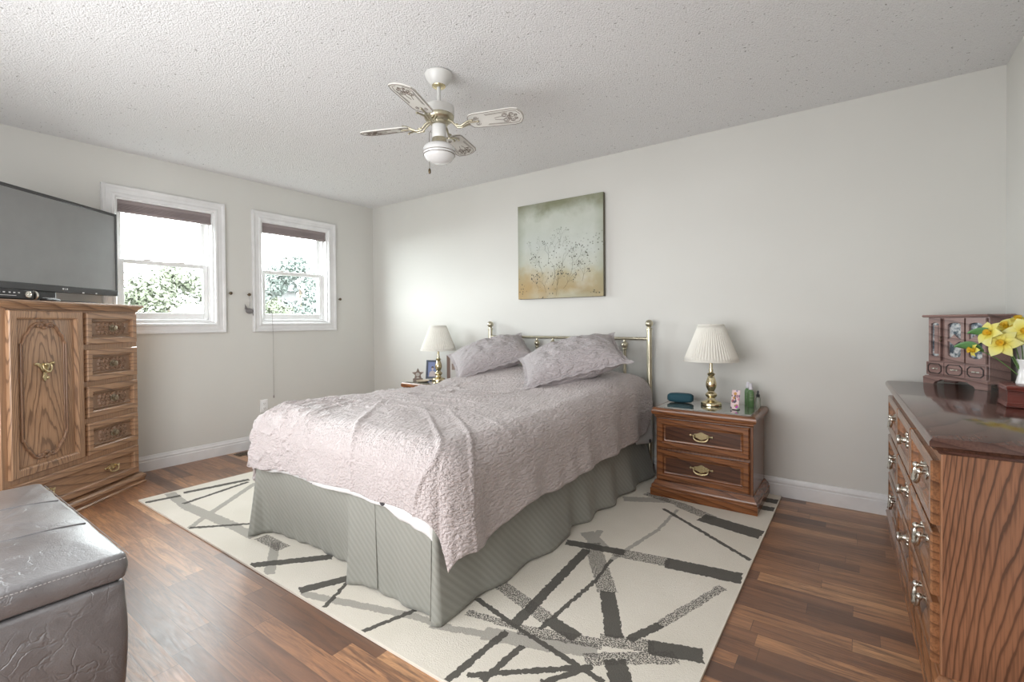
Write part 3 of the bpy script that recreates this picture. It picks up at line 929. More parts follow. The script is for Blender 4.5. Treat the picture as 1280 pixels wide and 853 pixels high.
dr = MB().panel(-.445, .452, .092, .285, [(0, -.005), (0, .018), (.004, .023), (.038, .023), (.044, .018), (.047, .002), (.054, .002)]).build('drawer', M_CH_X, ch, 30)
for x in (-.245, .232):
    bail_pull(dr, T_(x, -.003, .193), .075, 1.0)

# ------------------------------------------------------------------ television and boxes on the chest
def on_chest(x, y, z):
    return ch.matrix_basis @ Vector((x, y, z))
tv = empty('television', on_chest(-.02, .155, 1.2765), CH_A, 'flat screen television on top of the oak chest', 'television')
TW, TZ0, TZ1 = .53, .067, .655
MB().box(-TW, TW, 0, .045, TZ0, TZ1).build('casing', M_BEZEL, tv, bevel=.006)
MB().panel(-TW, TW, TZ0, TZ1, [(0, -.002), (0, .006), (.003, .009), (.017, .009), (.020, .005)]).build('bezel', M_BEZEL, tv, 30)
MB().box(-TW, TW, -.012, -.004, TZ0, TZ0 + .040).build('lower_bezel', M_BEZEL, tv, bevel=.003)
MB().box(-TW + .02, TW - .02, -.0062, -.0045, TZ0 + .041, TZ1 - .02).build('screen', M_SCREEN, tv)
M_MARK = plain('silver_mark', (.7, .7, .7), .4)
b = MB()
T = T_(.085, -.0122, TZ0 + .022) @ RX(R(90))
b.lathe([(.0055, 0), (.0055, .0006)], 16, T)
b.box(.096, .0985, -.0128, -.012, TZ0 + .017, TZ0 + .028).box(.096, .1035, -.0128, -.012, TZ0 + .017, TZ0 + .0195)
b.lathe([(.0052, 0), (.0052, .0006)], 16, T_(.113, -.0122, TZ0 + .0225) @ RX(R(90)))
b.build('maker_mark', M_MARK, tv)
MB().box(.225, .240, -.0128, -.012, TZ0 + .002, TZ0 + .010).build('indicator_light', M_MARK, tv)
MB().box(.33, .342, -.0128, -.012, TZ0 + .004, TZ0 + .011).build('sensor_window', M_MARK, tv)
MB().box(-.06, .06, .01, .05, .01, .08).build('neck', M_BLACK, tv, bevel=.004)
MB().rect_loft(-.27, .27, -.075, .105, [(0, 0), (.0, .006), (-.012, .012)]).build('stand_base', M_BLACK, tv, 40)

box = empty('cable_box', on_chest(-.44 + .10, .032, 1.2765), CH_A, 'small black media box with a silver dial under the television', 'media box')
MB().box(-.17, .085, -.010, .012, .002, .058).build('case', M_BLACK, box, bevel=.008)
MB(T_(.045, -.010, .032) @ RX(R(90))).lathe([(.019, 0), (.019, .005), (.015, .007), (.013, .004), (.006, .004), (.004, .008), (.001, .008)], 24).build('dial', M_NICKEL, box, 40)
MB(T_(.085, .001, .03) @ RY(R(90))).lathe([(.024, 0), (.027, .003), (.027, .008), (.022, .010), (.018, .010)], 24).build('end_ring', M_NICKEL, box, 40)
b = MB()
for x in (-.14, -.115, -.09, -.06, -.035, -.01):
    b.box(x, x + .010, -.0115, -.010, .036, .042)
b.box(-.15, -.02, -.0115, -.010, .022, .0245)
b.build('buttons', M_MARK, box)
rc = empty('remote_control', on_chest(-.145, .035, 1.2765), CH_A + R(8), 'black remote control lying on the chest under the television', 'remote control')
MB().rect_loft(-.055, .055, -.018, .018, [(-.006, 0), (0, .005), (0, .012), (-.005, .018)]).build('case', M_BLACK, rc, 60, .003)
b = MB()
for k in range(7):
    for s in (-1, 0, 1):
        b.lathe([(.0035, .0178), (.0035, .0200), (.002, .0206)], 10, T_(-.04 + k * .0125, s * .008, 0))
b.build('buttons', M_MARK, rc)

# ------------------------------------------------------------------ storage bench
be = empty('storage_bench', (2.21, -3.25, 0), 0, 'dark leather storage bench with a padded lid in the left foreground', 'bench')
def puffy(x0, x1, y0, y1, z0, z1, rad, bulge, seed, nseg=5):
    b = MB()
    rings = []
    prof = []
    for k in range(nseg + 1):
        a = -pi / 2 + (pi / 2) * k / nseg
        prof.append((rad * cos(a) - rad, z0 + rad + rad * sin(a)))
    zmid = [z0 + rad + (z1 - z0 - 2 * rad) * k / 6 for k in range(1, 6)]
    prof += [(bulge * sin(pi * k / 6), zmid[k - 1]) for k in range(1, 6)]
    for k in range(nseg + 1):
        a = (pi / 2) * k / nseg
        prof.append((rad * cos(a) - rad, z1 - rad + rad * sin(a)))
    npe = 44
    cr = .022
    def ringpts(o, z):
        out = []
        X0, X1, Y0, Y1 = x0 - o, x1 + o, y0 - o, y1 + o
        segs = [((X0 + cr, Y0), (X1 - cr, Y0), 0), ((X1, Y0 + cr), (X1, Y1 - cr), 1), ((X1 - cr, Y1), (X0 + cr, Y1), 2), ((X0, Y1 - cr), (X0, Y0 + cr), 3)]
        cen = [(X1 - cr, Y0 + cr, -90), (X1 - cr, Y1 - cr, 0), (X0 + cr, Y1 - cr, 90), (X0 + cr, Y0 + cr, 180)]
        for (p, q, i) in segs:
            n = npe if i in (0, 2) else 20
            for k in range(n):
                f = k / n
                x, y = p[0] + (q[0] - p[0]) * f, p[1] + (q[1] - p[1]) * f
                out.append((x, y))
            cx, cy, a0 = cen[i]
            for k in range(5):
                a = R(a0 + 90 * k / 4.999)
                out.append((cx + cr * cos(a), cy + cr * sin(a)))
        cx, cy = (x0 + x1) / 2, (y0 + y1) / 2
        res = []
        for x, y in out:
            q = Vector((x * 7, y * 7, z * 7 + seed))
            f = noise.noise(q) * .004 + noise.noise(q * 2.7) * .002
            d = Vector((x - cx, y - cy, 0)); d.normalize()
            res.append((x + d.x * f, y + d.y * f, z + noise.noise(q + Vector((5, 0, 0))) * .002))
        return res
    rings = [ringpts(o, z) for o, z in prof]
    b.loft(rings, caps=(True, False))
    # domed top
    top0 = len(b.v) - len(rings[-1])
    last = rings[-1]; cx, cy = (x0 + x1) / 2, (y0 + y1) / 2
    inner = []
    for s in (.93, .82, .66, .48, .3, .12):
        ring = []
        for x, y, z in last:
            px, py = cx + (x - cx) * s, cy + (y - cy) * s
            hgt = .014 * (1 - s ** 3) + noise.noise(Vector((px * 6, py * 6, seed))) * .005
            ring.append((px, py, z + hgt))
        inner.append(ring)
    b.loft([last] + inner, caps=(False, True))
    return b
MB_lid = puffy(-.54, .54, -.21, .21, .392, .470, .014, .004, 3.)
lid = MB_lid.build('lid', M_LEATHER, be, 60)
bx = puffy(-.536, .536, -.206, .206, .072, .388, .014, .006, 9.).build('box', M_LEATHER, be, 60)
# welt stitching along the lid edge and seams across the seat
M_THREAD = plain('pale_thread', (.32, .30, .29), .8)
b = MB()
for k in range(46):                                          # along the end
    y = -.20 + k * .0088
    b.box(.5455, .5475, y, y + .0055, .4565, .4580)
b.build('stitching', M_THREAD, lid)
b = MB()
for k in range(116):
    x = -.52 + k * .009
    b.box(x, x + .0055, .2155, .2175, .4565, .4580)
b.build('stitching', M_THREAD, lid)
for x in (-.18, .18):
    MB().tube([(x, -.195 + .39 * k / 24, .4725 + .0105 * (1 - max(abs(x) / .54, abs(-1 + k / 12.)) ** 3)) for k in range(25)], .0030, 6).build('seam', M_LEATHER, lid, 60)
for sx in (-1, 1):
    for sy in (-1, 1):
        MB().rect_loft(sx * .478 - .026, sx * .478 + .026, sy * .15 - .026, sy * .15 + .026, [(-.010, 0), (-.008, .0), (0, .085)]).build('leg', M_BLACK, be, 30, .002)

# ------------------------------------------------------------------ dresser along the right wall
dz = empty('dresser', (4.658, -.885, 0), R(-88.37), 'wide oak dresser with nine drawers along the right wall', 'dresser')
# local: front faces -Y (room -X), +X local runs toward the camera (room -Y)
DW, DD, DH = .765, .398, .79
MB().box(-DW, DW, 0, DD, .07, DH - .045).build('body', M_DR_Z, dz, bevel=.003)
for sx in (-1, 1):
    MB().box(sx * DW - .002, sx * DW + .002, .004, DD - .002, .085, DH - .046).build('side_panel', M_DR_SIDE, dz)
MB().rect_loft(-DW, DW, 0, DD - .03, [(.004, 0), (.026, 0), (.028, .010), (.022, .020), (.024, .050), (.028, .056), (.020, .070), (.008, .086), (.002, .09)]).build('plinth', M_DR_X, dz, 40)
tp_ = MB().rect_loft(-DW, DW, 0, DD - .03, [(.0, DH - .052), (.006, DH - .048), (.008, DH - .040), (.018, DH - .036), (.024, DH - .028), (.030, DH - .025), (.030, DH - .011), (.025, DH - .004), (.020, DH)]).build('top', M_DR_TOP, dz, 40)
rows = ((.110, .290), (.312, .500), (.522, .715))
cols = ((-.745, -.262, 'bail'), (-.245, .232, 'knob'), (.250, .745, 'bail'))
for z0, z1 in rows:
    for x0, x1, kind in cols:
        dr = MB().panel(x0, x1, z0, z1, [(0, -.005), (0, .016), (.004, .021), (.030, .021), (.037, .016), (.041, .001), (.053, .001)]).build('drawer', M_DR_X, dz, 30)
        cx_, cz_ = (x0 + x1) / 2, (z0 + z1) / 2
        if kind == 'bail':
            bail_pull(dr, T_(cx_, -.001, cz_ + .008), .092, 1.45, M_NICKEL)
        else:
            b = MB(T_(cx_, -.001, cz_) @ RX(R(90))).lathe([(.030, -.001), (.030, .004), (.022, .008), (.012, .010), (.010, .020), (.017, .025), (.021, .032), (.018, .040), (.006, .043)], 20)
            for k in range(8):
                a = 2 * pi * k / 8
                b.ball((.027 * cos(a), .027 * sin(a), .004), .008, 8, 6)
            b.build('knob', M_NICKEL, dr, 50)

# ------------------------------------------------------------------ jewellery box
JZ = DH + .0005
jb = empty('jewelry_box', (4.8775, -.2225, JZ), R(-48.7), 'dark wooden jewelry box with glass doors on the dresser', 'jewelry box')
JW, JD, JH = .152, .13, .365
b = MB(); b.box(-JW, JW, .015, JD, .040, JH - .012)
b.build('body', M_JEWEL, jb, bevel=.002)
MB().rect_loft(-JW, JW, .002, JD, [(.0, JH - .014), (.010, JH - .012), (.014, JH - .005), (.010, JH)]).build('top', M_JEWEL, jb, 40)
MB().rect_loft(-JW, JW, .004, JD, [(.0, .028), (.010, .028), (.011, .034), (.003, .042)]).build('base', M_JEWEL, jb, 40)
for sx in (-1, 1):
    out = [(sx * (JW + .010), 0), (sx * (JW + .010), .028), (sx * (JW - .085), .028), (sx * (JW - .075), .020), (sx * (JW - .055), .012), (sx * (JW - .048), 0)]
    MB().extrude(out, -.006, .012).build('foot', M_JEWEL, jb)
    MB().extrude(out, JD - .012, JD + .006).build('foot', M_JEWEL, jb)
t = NT('painted_reflection_mirror'); v = t.obj()
t.set(col=t.ramp(t.noise(v, 45, 2), [(.40, (.12, .16, .20)), (.52, (.55, .60, .65)), (.62, (.85, .87, .88))]), rough=.12, metal=.55)  # white and blue-grey mirror reflections put into the colour as noise
M_MIRROR = t.m
M_EBONY = plain('ebony_line', (.03, .02, .018), .4)
def arched(w, h, n=14):
    """outline with arched top and bottom"""
    o = []
    for k in range(n + 1):
        a = pi * k / n
        o.append((w / 2 * cos(a), h / 2 - w * .22 + w * .22 * sin(a)))
    for k in range(n + 1):
        a = pi + pi * k / n
        o.append((w / 2 * cos(a), -h / 2 + w * .22 + w * .22 * sin(a)))
    return o
cz_ = .235; ch_ = .222
for i, (x0, x1) in enumerate(((-.150, -.056), (-.053, .049), (.052, .150))):
    w_ = x1 - x0; cx_ = (x0 + x1) / 2
    hole = arched(w_ - (.052 if i == 0 else .036), ch_ - .044)
    b = MB(T_(cx_, 0, cz_))
    n = len(hole)
    # frame ring: outer rectangle sampled radially to match the hole outline
    outer = []
    for x, z in hole:
        k = min((w_ / 2) / max(abs(x), 1e-6), (ch_ / 2) / max(abs(z), 1e-6))
        outer.append((x * k, z * k))
    b.loft([[(x, .010, z) for x, z in outer], [(x, 0, z) for x, z in outer], [(x, 0, z) for x, z in hole], [(x, .018, z) for x, z in hole]], caps=(False, False))
    dr = b.build('door', M_JEWEL, jb, 30)
    MB(T_(cx_, 0, cz_)).extrude([(x * .995, z * .995) for x, z in hole], .011, .014).build('glass', M_MIRROR, dr)
    if i != 0:
        MB(T_(cx_, 0, cz_)).extrude([(-w_ / 2 + .008, 0), (-.020, .010), (-.008, .020), (0, .029), (.008, .020), (.020, .010), (w_ / 2 - .008, 0), (.020, -.010), (.008, -.020), (0, -.029), (-.008, -.020), (-.020, -.010)], -.001, .005).build('diamond_panel', M_JEWEL, dr)
    else:
        MB().box(cx_ - .004, cx_ + .016, .002, .0055, cz_ - .075, cz_ + .075).build('slat', M_JEWEL, dr)
        MB().ball((x1 - .010, -.006, cz_ - .005), .0065, 10, 8).ball((x1 - .010, -.006, cz_ + .012), .0045, 10, 8).build('knob', M_DARKBRASS, dr, 180)
    # small drawer beneath with an octagonal ring
    z0, z1 = .048, .116
    d2 = MB().box(x0, x1, .0, .012, z0, z1).build('drawer', M_JEWEL, jb, bevel=.0015)
    oz = (z0 + z1) / 2; W2, H2, c_ = w_ / 2 - .010, .027, .013
    oc = [(-W2 + c_, H2), (W2 - c_, H2), (W2, H2 - c_), (W2, -H2 + c_), (W2 - c_, -H2), (-W2 + c_, -H2), (-W2, -H2 + c_), (-W2, H2 - c_)]
    b = MB(T_(cx_, 0, oz))
    b.loft([[(x, .001, z) for x, z in oc], [(x, -.003, z) for x, z in oc], [(x * .90, -.003, z * .86) for x, z in oc], [(x * .90, .001, z * .86) for x, z in oc]], caps=(False, False))
    b.build('octagon_moulding', M_EBONY, d2, 30)
    bb = MB(T_(cx_, 0, oz))
    bb.ball((0, -.005, 0), .0050, 10, 8).box(-.018, .018, -.0025, .001, -.003, .003)
    bb.build('knob', M_NICKEL, d2, 50)

# ------------------------------------------------------------------ keepsake box, vase and flowers
kb = empty('keepsake_box', (5.015, -.826, JZ), 0, 'small reddish wooden box with ridged edges on the dresser', 'box')
MB().rect_loft(-.066, .066, -.072, .072, [(.002, 0), (.004, .003), (.002, .006), (.004, .009), (.002, .012), (.003, .015), (0, .018), (0, .058)]).build('body', M_CHERRY, kb, 30)
MB().rect_loft(-.066, .066, -.072, .072, [(.0, .0585), (.0, .062), (.003, .065), (.001, .068), (.004, .071), (.001, .074), (.004, .077), (.002, .083), (-.006, .086)]).build('lid', M_CHERRY, kb, 30)
M_CERAMIC = plain('white_ceramic', (.80, .80, .80), .2, 0, None, coat=.5)
VX, VY, VZ = 5.012, -.815, JZ + .0865
va = MB().lathe([(.0, .0), (.026, 0), (.027, .004), (.023, .018), (.0195, .040), (.0185, .058), (.0205, .076), (.026, .094), (.0255, .096), (.023, .094), (.017, .075), (.014, .05), (.012, .012), (.0, .010)], 28).build('vase', M_CERAMIC, None, 60)
va.location = (VX, VY, VZ)
tag(va, 'slim white ceramic vase standing on the reddish wooden box', 'vase')
t = NT('yellow_petal'); v = t.obj()
rl = t.vmath('LENGTH', v)
t.set(col=t.ramp(rl, [(.008, (.74, .55, .04)), (.026, (.76, .66, .12)), (.055, (.76, .72, .30))]), rough=.6, subs=.1)
M_PETAL = t.m
M_CENTRE = plain('flower_centre', (.74, .50, .04), .6, 0, (90, .4))
M_STEM = plain('green_stem', (.10, .20, .05), .5)
M_LEAF = plain('green_leaf', (.12, .28, .10), .45, 0, (40, .2))
random.seed(11)
def flower(base, head, facing, size, label, leafy=0):
    """six petals and a trumpet on a stem that stands in the vase"""
    r = empty('artificial_flower', head, 0, label, 'flower', 'yellow artificial flowers in the white vase')
    fz = Vector(facing).normalized()
    q = fz.to_track_quat('Z', 'Y').to_matrix().to_4x4()
    b = MB(q)
    for k in range(6):
        a = 2 * pi * k / 6 + random.uniform(-.15, .15)
        L = size * random.uniform(.92, 1.08); Wd = size * (.31 if k % 2 else .38)
        tilt = random.uniform(.15, .42)
        def fn(u, v, a=a, L=L, Wd=Wd, tilt=tilt):
            s = v
            wd = Wd * sin(pi * min(1, s ** .9 * .95 + .05)) ** 1.05
            x = s * L; y = (u * 2 - 1) * wd
            z = L * (tilt * sin(s * pi * .55) - .30 * s * s) + .16 * abs(u * 2 - 1) ** 2 * wd
            return (x * cos(a) - y * sin(a), x * sin(a) + y * cos(a), z)
        b.grid(fn, 6, 9)
    b.build('petals', M_PETAL, r, 180, solid=.0006, fix=False)
    m = MB(q).lathe([(.003, 0), (.007, .004), (.008, .012), (.011, .020), (.013, .022), (.010, .019), (.006, .010), (.002, .008)], 14)
    for k in range(5):
        a = 2 * pi * k / 5
        m.tube([(0, 0, .006), (.004 * cos(a), .004 * sin(a), .024)], .0009, 5)
    m.build('centre', M_CENTRE, r, 60)
    h = Vector(head); bs = Vector(base)
    back = h - fz * size * .6
    pts = []
    for k in range(13):
        f = k / 12
        p = bs * (1 - f) ** 2 + (back.lerp(bs, .25) + Vector((0, 0, .03))) * 2 * f * (1 - f) + h * f * f
        pts.append(p - h)
    MB().tube(pts, .0020, 6).build('stem', M_STEM, r, 180)
    for k in range(leafy):
        dirn = Vector((-.92, .05 + .3 * k, .38)).normalized()
        side = dirn.cross(Vector((.5, .8, .2))).normalized()
        o0 = pts[9]
        def lf(u, v, dirn=dirn, side=side, o0=o0):
            s = v; wd = .019 * sin(pi * min(1, s * .95 + .03)) ** .8
            return o0 + dirn * (.095 * s) + side * ((u * 2 - 1) * wd) + Vector((0, 0, .03 * s - .05 * s * s + .006 * abs(u * 2 - 1)))
        MB().grid(lf, 4, 10).build('leaf', M_LEAF, r, 180, solid=.0006, fix=False)
    return r
vb = (VX, VY, VZ + .02)
FL = [((4.912, -.83, 1.074), (-.75, -.6, .25), .052, 'yellow flower highest on the left of the white vase', 1),
      ((4.940, -.86, 1.036), (-.45, -.85, .15), .060, 'yellow flower lowest in the bunch, facing the room', 0),
      ((5.005, -.86, 1.082), (-.30, -.9, .20), .062, 'large yellow flower directly above the white vase', 0),
      ((4.965, -.79, 1.098), (-.5, -.5, .7), .046, 'yellow flower half hidden at the back of the bunch', 0),
      ((5.045, -.90, 1.095), (.05, -.95, .3), .052, 'yellow flower at the right edge of the bunch', 0),
      ((5.000, -.78, 1.122), (-.2, -.4, .9), .044, 'topmost yellow flower, turned upward', 0),
      ((4.868, -.82, 1.004), (-.95, -.3, .1), .030, 'small pale yellow bud drooping far left of the vase', 1)]
for h, fc, s, lb, lf in FL:
    bb = (vb[0] + (h[0] - VX) * .06, vb[1] + (h[1] - VY) * .06, vb[2])
    flower(bb, h, fc, s, lb, lf)

# ------------------------------------------------------------------ ceiling fan
FX, FY = 2.70, -1.68
fan = empty('ceiling_fan', (FX, FY, RH), 0, 'white and brass ceiling fan with four blades and a globe light', 'ceiling fan')
MB().lathe([(.0, -.002), (.070, -.002), (.073, -.008), (.070, -.018), (.058, -.040), (.042, -.060), (.034, -.066), (.0, -.066)], 32).build('canopy', M_WHITE, fan, 40)
MB().lathe([(.034, -.063), (.036, -.065), (.034, -.070), (.014, -.072)], 28).build('canopy_ring', M_BRASS, fan, 40)
MB().lathe([(.010, -.07), (.010, -.165)], 16).build('downrod', M_WHITE, fan, 60)
mt = MB().lathe([(.012, -.160), (.022, -.163), (.060, -.168), (.078, -.176), (.080, -.184), (.080, -.214), (.076, -.220)], 36).build('motor_housing', M_WHITE, fan, 40)
MB().lathe([(.076, -.220), (.079, -.224), (.076, -.238), (.060, -.252), (.050, -.256), (.046, -.266), (.034, -.272)], 36, caps=(False, True)).build('brass_skirt', M_POST, mt, 40)
MB().lathe([(.036, -.268), (.036, -.335), (.033, -.340)], 28).build('switch_housing', M_WHITE, fan, 40)
MB().lathe([(.036, -.338), (.038, -.342), (.038, -.366), (.042, -.372), (.030, -.374)], 28).build('fitter', M_POST, fan, 40)
gl_ = MB().lathe([(.036, -.366), (.060, -.372), (.078, -.384), (.084, -.400), (.084, -.418), (.078, -.436), (.066, -.452), (.044, -.464), (.020, -.470), (.0, -.471)], 40, caps=(False, True)).build('globe', plain('opal_glass', (.70, .70, .695), .2, 0, None, coat=.3), fan, 60)
b = MB()
for r_, z in ((.0845, -.414), (.0825, -.427)):
    b.lathe([(r_ - .002, z - .0012), (r_ + .0006, z - .0012), (r_ + .0006, z + .0012), (r_ - .002, z + .0012)], 48, caps=(False, False))
b.build('globe_band', M_DARKBRASS, gl_, 60)
pc = MB().tube([(-.028, -.030, -.300), (-.036, -.036, -.312), (-.037, -.036, -.345), (-.037, -.036, -.500)], .0012, 6)
pc = pc.build('pull_chain', M_DARKBRASS, fan, 60)
MB().lathe([(.002, -.496), (.006, -.502), (.0075, -.512), (.006, -.522), (.002, -.526)], 14, T_(-.037, -.036, 0)).build('chain_knob', M_DARKBRASS, pc, 60)
M_BLADE = plain('cream_fan_blade', (.66, .65, .61), .35)
M_STENCIL = plain('fan_stencil', (.13, .10, .08), .5)
for k in range(4):
    A = R(21 + 90 * k)
    T = RZ(A) @ T_(0, 0, -.268) @ RX(R(-13))
    # blade outline: rounded root, angled tip
    L0, L1 = .165, .455
    out = [(L0, .030), (L0 + .012, .048), (L0 + .035, .055), (L1 - .055, .064), (L1 - .022, .056), (L1 - .004, .026), (L1, 0), (L1 - .004, -.026), (L1 - .022, -.056), (L1 - .055, -.064), (L0 + .035, -.055), (L0 + .012, -.048), (L0, -.030), (L0 - .006, 0)]
    n = len(out)
    b = MB(T)
    b.add([(x, y, -.003) for x, y in out] + [(x, y, .003) for x, y in out], [tuple(range(n - 1, -1, -1)), tuple(range(n, 2 * n))] + [(i, (i + 1) % n, n + (i + 1) % n, n + i) for i in range(n)])
    b.cur = 1
    def line(pts, wd=.0011):
        b.tube([(x, y, -.0034) for x, y in pts], wd, 5)
    line([(x * .985 + .004, y * .97) for x, y in out] + [(out[0][0] * .985 + .004, out[0][1] * .97)], .0014)
    for s in (-1, 1):
        line([(L0 + .095, s * .040), (L1 - .060, s * .047), (L1 - .030, s * .040), (L1 - .016, s * .016)])
        line([(L0 + .100, s * .034), (L1 - .075, s * .040)], .0009)
        line([(L0 + .045 + .014 * cos(a_) * (1 - a_ / 12), s * .024 + .012 * sin(a_) * (1 - a_ / 12)) for a_ in [i * .5 for i in range(20)]])
        for cx_, cy_, rr in ((L1 - .095, .020, .015), (L1 - .060, .022, .013), (L1 - .040, .010, .010), (L1 - .075, .008, .010)):
            line([(cx_ + rr * cos(a_) * (1 - a_ / 14), s * (cy_ + rr * sin(a_) * (1 - a_ / 14))) for a_ in [i * .5 for i in range(20)]], .0013)
        line([(L1 - .150, s * .006), (L1 - .110, s * .014), (L1 - .09, s * .004), (L1 - .05, 0)])
    bl = b.build('blade', [M_BLADE, M_STENCIL], fan, 40)
    # scrolled blade iron
    T2 = RZ(A)
    b = MB(T2)
    for s in (-1, 1):
        b.tube([(.050, s * .008, -.246), (.075, s * .012, -.262), (.100, s * .012, -.288), (.125, s * .010, -.290), (.150, s * .014, -.280), (.172, s * .028 , -.274 + s * .004), (.192, s * .034, -.273 + s * .006)], [.0065, .006, .005, .005, .005, .0045, .004], 8)
        b.tube([(.100 + .012 * cos(a_) * (1 - a_ / 10), s * (.018 + .010 * sin(a_) * (1 - a_ / 10)), -.284) for a_ in [i * .5 for i in range(16)]], .0026, 6)
        b.ball((.192, s * .034, -.275 + s * .006), .0062, 10, 6)
    b.ball((.215, 0, -.274), .006, 10, 6)
    b.tube([(.130, 0, -.289), (.170, 0, -.275), (.215, 0, -.273)], .004, 6)
    b.build('blade_iron', M_POST, fan, 60)

# ------------------------------------------------------------------ painting
t = NT('abstract_canvas'); v = t.obj()
sp_ = t.n('ShaderNodeSeparateXYZ'); t.put(sp_.inputs[0], v)
x, z = sp_.outputs[0], sp_.outputs[2]
zz = t.math('ADD', t.math('DIVIDE', z, .82), t.math('MULTIPLY', t.math('SUBTRACT', t.noise(v, 5, 4, .6), .5), .30))
zz = t.math('ADD', zz, t.math('MULTIPLY', x, .06))
c = t.ramp(t.math('ADD', zz, .5), [(0, (.46, .41, .29)), (.10, (.34, .255, .125)), (.22, (.37, .32, .19)), (.32, (.43, .44, .37)), (.52, (.47, .50, .465)), (.82, (.46, .49, .43)), (.97, (.20, .21, .13))])
c = t.mix(t.ramp(t.noise(v, 3.4, 4, .6), [(.45, (0, 0, 0)), (.7, (.55, .55, .55))]), c, (.58, .60, .56))
edge = t.math('MAXIMUM', t.math('ABSOLUTE', x), t.math('ABSOLUTE', z))
c = t.mix(t.math('MULTIPLY', t.ramp(t.math('ADD', edge, t.math('MULTIPLY', t.noise(v, 6, 3), .10)), [(.37, (0, 0, 0)), (.47, (1, 1, 1))]), .55), c, (.20, .21, .13))
low = t.ramp(t.math('ADD', zz, .5), [(.14, (1, 1, 1)), (.34, (0, 0, 0))])
ochre = t.ramp(t.noise(v, 4.2, 3), [(.50, (0, 0, 0)), (.66, (1, 1, 1))])
c = t.mix(t.math('MULTIPLY', t.math('MULTIPLY', low, ochre), .35), c, (.36, .24, .09))
lft = t.math('MULTIPLY', low, t.ramp(t.math('ADD', t.math('MULTIPLY', x, -1.2), t.math('MULTIPLY', t.noise(v, 5, 3), .4)), [(.25, (0, 0, 0)), (.6, (1, 1, 1))]))
c = t.mix(t.math('MULTIPLY', lft, .75), c, (.36, .235, .085))
sel = t.ramp(t.noise(v, 4.5, 3), [(.50, (0, 0, 0)), (.60, (1, 1, 1))])
zone = t.ramp(zz, [(.02, (1, 1, 1)), (.24, (0, 0, 0))])
spk = t.math('LESS_THAN', t.vor(v, 40), .25)
c = t.mix(t.math('MULTIPLY', t.math('MULTIPLY', spk, sel), t.math('MULTIPLY', zone, .85)), c, (.05, .05, .03))
t.set(col=c, rough=.6)
t.bump(t.noise(v, 400, 2), .15, .001)
M_ART = t.m
M_ARTSIDE = plain('canvas_edge', (.13, .12, .085), .7)
M_INK = plain('dark_paint', (.075, .07, .05), .7)
M_INKG = plain('grey_paint', (.28, .30, .26), .7)
pt_ = empty('painting', (2.455, 0, 1.742), 0, 'square abstract canvas of grey and ochre branches above the headboard', 'painting')
S = .408
MB().box(-S, S, -.0385, -.002, -S, S).build('stretcher', M_ARTSIDE, pt_, bevel=.003)
cv = MB().box(-S + .001, S - .001, -.0395, -.0383, -S + .001, S - .001).build('canvas', M_ART, pt_)
random.seed(5)
b = MB(); g = MB()
def sprig(mbx, x, z, a, L, depth):
    x2, z2 = x + L * cos(a), z + L * sin(a)
    if abs(x2) > S - .02 or abs(z2) > S - .02: return
    mbx.tube([(x, -.0395, z), ((x + x2) / 2 + .003, -.0395, (z + z2) / 2), (x2, -.0395, z2)], .0005 + .0003 * depth, 5, flat=.4)
    if depth == 0:
        mbx.ball((x2, -.0395, z2), random.uniform(.0022, .0058), 8, 5, (1, .15, 1)); return
    for _ in range(random.choice((2, 3))):
        sprig(mbx, x2, z2, a + random.uniform(-1., 1.), L * random.uniform(.45, .95), depth - 1)
for x0, z0, a, L in ((-.12, -.36, 1.9, .10), (-.02, -.38, 1.5, .12), (-.06, -.30, 1.2, .11), (.02, -.20, 1.35, .13), (-.16, -.22, 1.7, .11), (.10, -.24, 1.1, .11), (.16, -.12, .8, .09), (-.10, -.12, 1.5, .13), (.22, -.28, 1.3, .09), (-.2, -.32, 2.0, .07), (.05, -.33, .9, .1)):
    sprig(b, x0, z0, a, L * .62, 3)
for x0, z0, a, L in ((-.05, -.08, 1.35, .12), (-.2, -.1, 1.8, .10), (.0, .02, 1.2, .08), (.12, -.14, 1.0, .1)):
    sprig(g, x0, z0, a, L * .7, 3)
# scribbled signature in the lower right corner
b.tube([(.325 + .0045 * k, -.0395, -.372 + .006 * sin(k * 2.3) * (1 if k % 3 else .4)) for k in range(11)], .0012, 5, flat=.4)
b.build('brush_marks', M_INK, cv, 60)
g.build('pale_brush_marks', M_INKG, cv, 60)

# ------------------------------------------------------------------ fittings on the left wall
M_SHADEF = fabric('taupe_cellular_shade', (.30, .255, .255), 300, .2)
def cellular(y0, y1, label, cord):
    r = empty('window_shade', (-.026, (y0 + y1) / 2, WZ1 - .012), 0, label, 'window shade', 'raised shades in the two windows')
    w2 = (y1 - y0) / 2 - .014
    MB().box(-.018, .018, -w2, w2, -.030, -.0005).build('headrail', M_SHADEF, r, bevel=.003)
    prof = []
    n = 10
    for k in range(n + 1):
        z = -.030 - k * .0042
        prof.append((.016 if k % 2 else .011, z))
    ring = lambda y: [(x, y, z) for x, z in prof] + [(-x, y, z) for x, z in reversed(prof)]
    MB().loft([ring(-w2 + .002), ring(w2 - .002)]).build('folded_cells', M_SHADEF, r, 30)
    MB().box(-.016, .016, -w2, w2, -.092, -.073).build('bottom_rail', M_SHADEF, r, bevel=.003)
    if cord:
        yy = -1.176 - (y0 + y1) / 2
        pts = [(.014, yy - .004, -.06), (.030, yy - .004, -.5), (.056, yy - .003, -.92), (.058, yy, -1.05), (.047, yy + .004, -1.3), (.044, yy + .006, -1.615)]
        cd = MB().tube(pts, .0016, 6).build('pull_cord', plain('grey_cord', (.33, .32, .30), .8), r, 180)
        MB().lathe([(.002, 0), (.0045, -.004), (.0055, -.020), (.003, -.026)], 10, T_(*pts[-1])).build('cord_tassel', M_SHADEF, cd, 60)
    return r
